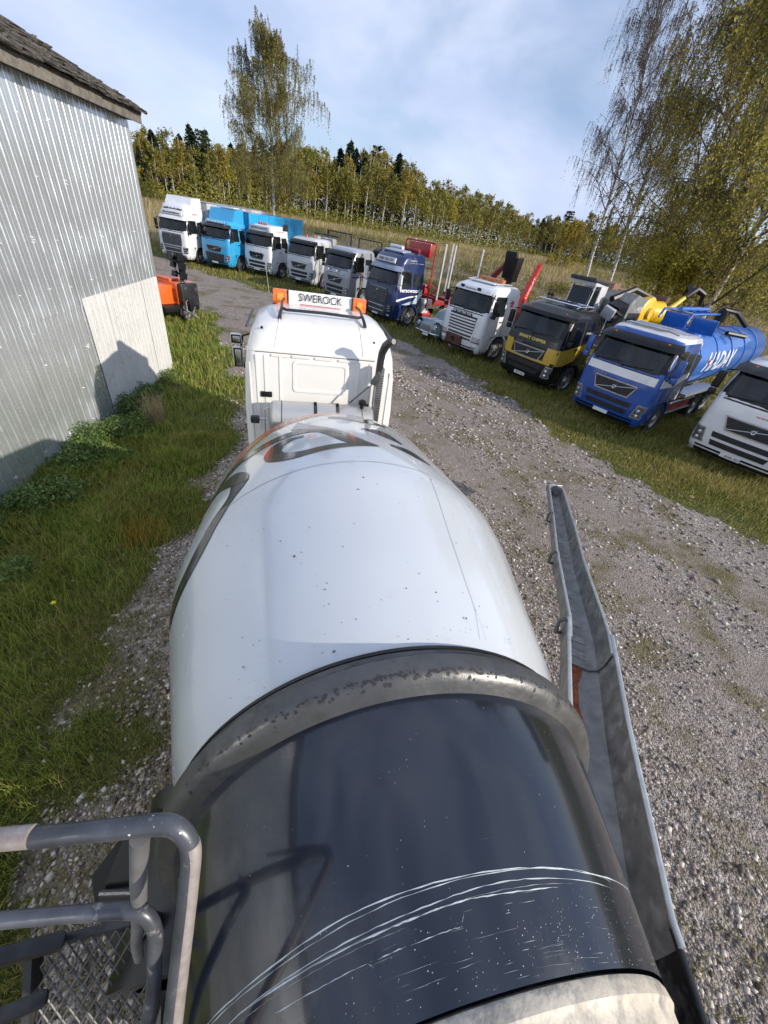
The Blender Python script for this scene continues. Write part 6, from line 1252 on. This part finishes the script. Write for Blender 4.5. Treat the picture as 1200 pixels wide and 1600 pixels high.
hero_birch('weeping_birch', 'big weeping birch with dense golden-green foliage hanging low at the right edge', polar(31.5, 36), 19.5, (.03, 0), 21, LF_Y, 14500, 3.0, 14, .070, lbase=.10, spread=.50, limbs=50, rbase=.26,
           crown=lambda t: min(1, .55 + 1.2 * t) * (1 - t) ** .38)
hero_birch('weeping_birch', 'dark olive weeping birch between the bare birches and the golden one', polar(25.8, 47), 21.0, (-.0, 0), 33, LF_O, 6500, 2.8, 12, .075, lbase=.14, spread=.42, limbs=40, rbase=.22,
           crown=lambda t: min(1, .5 + 1.2 * t) * (1 - t) ** .45)
hero_birch('willow_bush', 'low golden willow bush under the big birch behind the tanker', polar(26.5, 36), 5.6, (0, 0), 41, LF_Y, 2600, 1.5, 11, .075, lbase=.06, spread=.55, limbs=26, rbase=.09, twigs=False, cat='bush')
hero_birch('willow_bush', 'tall olive willow bush left of the bare birches at the field edge', polar(15.8, 74), 6.0, (0, 0), 43, LF_O, 1500, 1.3, 9, .10, lbase=.06, spread=.5, limbs=24, rbase=.09, twigs=False, cat='bush')
# forest trees: shared meshes
def fvariant(kind, seed):
    rg = random.Random(seed); rs = np.random.default_rng(seed); H = 1.0
    if kind == 'spruce' or kind == 'pine':
        b = B(); b.tube([(0, 0, 0), (0, 0, .5), (.0, 0, 1.0)], [.011, .008, .001], 6, cap=False); o = b.done('trunk', BARKD, None, 60); tr = o.data; bpy.data.objects.remove(o)
        Q = []
        for k in range(46 if kind == 'spruce' else 30):
            t = (.12 + .86 * k / 46) if kind == 'spruce' else rg.uniform(.55, 1.0); r_ = (.20 * (1 - t) ** .8 + .012) if kind == 'spruce' else .13 * math.sqrt(max(.02, 1 - ((t - .78) / .26) ** 2))
            for j in range(9 if t < .7 else 6):
                a = rg.uniform(0, 6.28); m_ = 6
                for q in range(m_): f_ = (q + rg.random()) / m_; Q.append((math.cos(a) * r_ * f_, math.sin(a) * r_ * f_, t - .035 * f_ * (1 if kind == 'spruce' else -.3) + rg.uniform(-.008, .008)))
        Vv, F = leaf_quads(np.array(Q), .017, .6); return tr, np_mesh('crown', Vv, F)
    b = B(); pts = [(0, 0, 0)]; x = y = 0
    for k in range(1, 9): x += rg.uniform(-.008, .008); y += rg.uniform(-.008, .008); pts.append((x, y, k / 8 * .97))
    b.tube(pts, [.0095 * (1 - .85 * k / 8) + .0005 for k in range(9)], 6, cap=False)
    outp = []
    for i in range(15):
        t = rg.uniform(.32, .95); p = Vector(pts[int(t * 8)]); a = rg.uniform(0, 6.28); limb(b, p, (math.cos(a), math.sin(a), 1.3), (.22 * (1 - t) ** .5 + .04), .0012, 1, outp, rg, .3, 2, .2, 4)
    o = b.done('trunk', BARK, None, 60); tr = o.data; bpy.data.objects.remove(o)
    low = {'birch': .44, 'young': .10, 'bush': .02}[kind]; ends = [tuple(p) for p, d in outp if p.z > low + .05] * 2
    base = [Vector(pts[int(t * 8)]) + Vector((rg.gauss(0, .055), rg.gauss(0, .055), 0)) for t in [rg.uniform(low, .97) for _ in range(90)]]
    ends += [tuple(p) for p in base]
    Q, _ = strand_leaves(ends, rs, 300, .09, 7, .012, .25); s = .0135 if kind == 'birch' else .015
    Vv, F = leaf_quads(Q, s, .2); return tr, np_mesh('crown', Vv, F)
VAR = {k: [fvariant(k, sd + i) for i in range(n)] for k, n, sd in (('birch', 5, 100), ('young', 3, 200), ('spruce', 3, 300), ('pine', 2, 400))}
mesh_mats = {}
def with_mat(me, m):
    key = (me.name, m.name)
    if key not in mesh_mats: c_ = me.copy(); c_.materials.clear(); c_.materials.append(m); mesh_mats[key] = c_
    return mesh_mats[key]
frs = random.Random(77)
def ftree(kind, az, d, H, leaf, label, group, wide=1.0):
    tr, cw = VAR[kind][frs.randrange(len(VAR[kind]))]; nm = {'birch': 'birch_tree', 'young': 'young_birch', 'spruce': 'spruce_tree', 'pine': 'pine_tree'}[kind]
    T = thing(nm, label, 'tree', polar(az, d, -.05), frs.uniform(0, 6.28), group); T.scale = (H * wide, H * wide, H); T.rotation_euler = (frs.gauss(0, .02), frs.gauss(0, .02), T.rotation_euler.z)
    for n_, me in (('trunk', tr), ('crown', with_mat(cw, leaf))): o = bpy.data.objects.new(n_, me); COL.objects.link(o); o.parent = T
def edge_d(az): return float(np.interp(az, [-45, -30, -15, 0, 12, 22, 32, 45], [70, 84, 104, 116, 150, 140, 80, 62]))
def top_el(az): return float(np.interp(az, [-45, -31, -26, -20, -11, -5, .7, 6.8, 12, 17, 22, 45], [4.6, 4.4, 4.7, 5.0, 6.3, 6.2, 5.2, 4.2, 3.4, 4.0, 3.6, 5.0]))
cnt = 0
for row in range(4):
    az = -44.0
    while az < 44:
        d = edge_d(az) + row * 7 + frs.uniform(-2.5, 2.5); hh_ = 4.5 + math.tan(R(top_el(az))) * d - 2.8
        k = frs.random(); left = az < -12
        if row == 0:
            if left and k < .45: kind, leaf, H, wd_ = 'young', (LF_Y if frs.random() < .5 else LF_O), hh_ * frs.uniform(.5, .75), 1.5
            else: kind, leaf, H, wd_ = 'birch', (LF_G if k < .66 else LF_Y if k < .84 else LF_O), hh_ * frs.uniform(.62, 1.0), 1.1
        elif row == 1: kind, leaf, H, wd_ = ('birch', LF_O if k < .4 else LF_G, hh_ * frs.uniform(.75, 1.04), 1.15) if k < .9 else ('spruce', LF_C, hh_ * frs.uniform(.65, .85), 1.2)
        else:
            con = .6 if (az < -18 or -12 < az < -5 or 12 < az < 15) else .06
            kind, leaf, H, wd_ = ('spruce', LF_C, hh_ * frs.uniform(.92, 1.16), 1.5) if k < con * .8 else (('pine', LF_P, hh_ * frs.uniform(.95, 1.08), 1.1) if k < con else ('birch', LF_O if k < .8 else LF_G, hh_ * frs.uniform(.80, 1.10), 1.2))
        lab = {'birch': 'slim birch with pale trunk and autumn foliage in the forest edge beyond the field', 'young': 'young yellowing birch in front of the forest at the left', 'spruce': 'dark spruce standing among the birches of the forest', 'pine': 'pine with high dull green crown in the forest'}[kind]
        if kind == 'birch': lab = {'birch_leaf_green': 'slim green-leaved birch with pale trunk in the forest edge beyond the field', 'birch_leaf_yellow': 'slim bright yellow birch with pale trunk in the forest edge beyond the field', 'leaf_ochre': 'slim ochre-brown birch with pale trunk in the forest beyond the field'}[leaf.name]
        grp = {'birch': 'forest edge birches', 'young': 'young birches before the forest', 'spruce': 'forest spruces', 'pine': 'forest pines'}[kind]
        if not (17 < az < 44 and row > 1 and frs.random() < .4): ftree(kind, az, d, H, leaf, lab, grp, wd_); cnt += 1
        az += frs.uniform(.8, 1.6) * (1.0 if row else .95)
print('forest trees', cnt)
# undergrowth belt and the dark far wood that closes the view
Vs, Fs, i0 = [], [], 0
rs = np.random.default_rng(5)
n = 42000; az = rs.uniform(-46, 46, n); dd = np.interp(az, [-45, -30, -15, 0, 12, 22, 32, 45], [70, 84, 104, 116, 150, 140, 80, 62]) + rs.normal(-3, 3.2, n); hz = np.abs(rs.normal(0, 1.3, n)) * (0.5 + 1.4 * vnoise(np.column_stack([az, dd * 0]), .35, 51))
P = np.column_stack([dd * np.sin(np.radians(az)), dd * np.cos(np.radians(az))]); Q = np.column_stack([P, elev(P) + hz]); Vv, F = leaf_quads(Q, .17, .3)
link('undergrowth', np_mesh('undergrowth', Vv, F), LF_G, smooth=0, kind='stuff')
n = 75000; az = rs.uniform(-60, 60, n); dd = np.interp(az, [-45, -30, -15, 0, 12, 22, 32, 45], [70, 84, 104, 116, 150, 140, 80, 62]) + 30 + rs.uniform(0, 8, n); te = np.interp(az, [-45, -31, -26, -20, -11, -5, .7, 6.8, 12, 17, 22, 45], [4.6, 4.4, 4.7, 5.0, 6.3, 6.2, 5.2, 4.2, 3.4, 4.0, 3.6, 5.0])
hmax = (1.7 + np.tan(np.radians(te)) * dd) * (.62 + .25 * vnoise(np.column_stack([az, dd * 0]), 1.3, 52)); hz = rs.random(n) * hmax
P = np.column_stack([dd * np.sin(np.radians(az)), dd * np.cos(np.radians(az))]); Q = np.column_stack([P, elev(P) + hz]); Vv, F = leaf_quads(Q, .42, .0)
link('far_forest', np_mesh('far_forest', Vv, F), LF_P, smooth=0, kind='stuff')
# rough field shrubs between the trucks and the wood
Vs, Fs, i0 = [], [], 0
for k in range(46):
    az = frs.uniform(-5, 40); d = frs.uniform(44, 105); p = polar(az, d); h_ = frs.uniform(.5, 1.3); Vv, F = leaf_cloud(np.array([p[0], p[1], p[2] + h_ * .4]), np.array([1.6, 1.6, h_ * .6]), 260, .09, .3); Vs.append(Vv); Fs.append(F + i0); i0 += len(Vv)
link('field_scrub', np_mesh('field_scrub', np.vstack(Vs), np.vstack(Fs)), LF_G, smooth=0, kind='stuff')
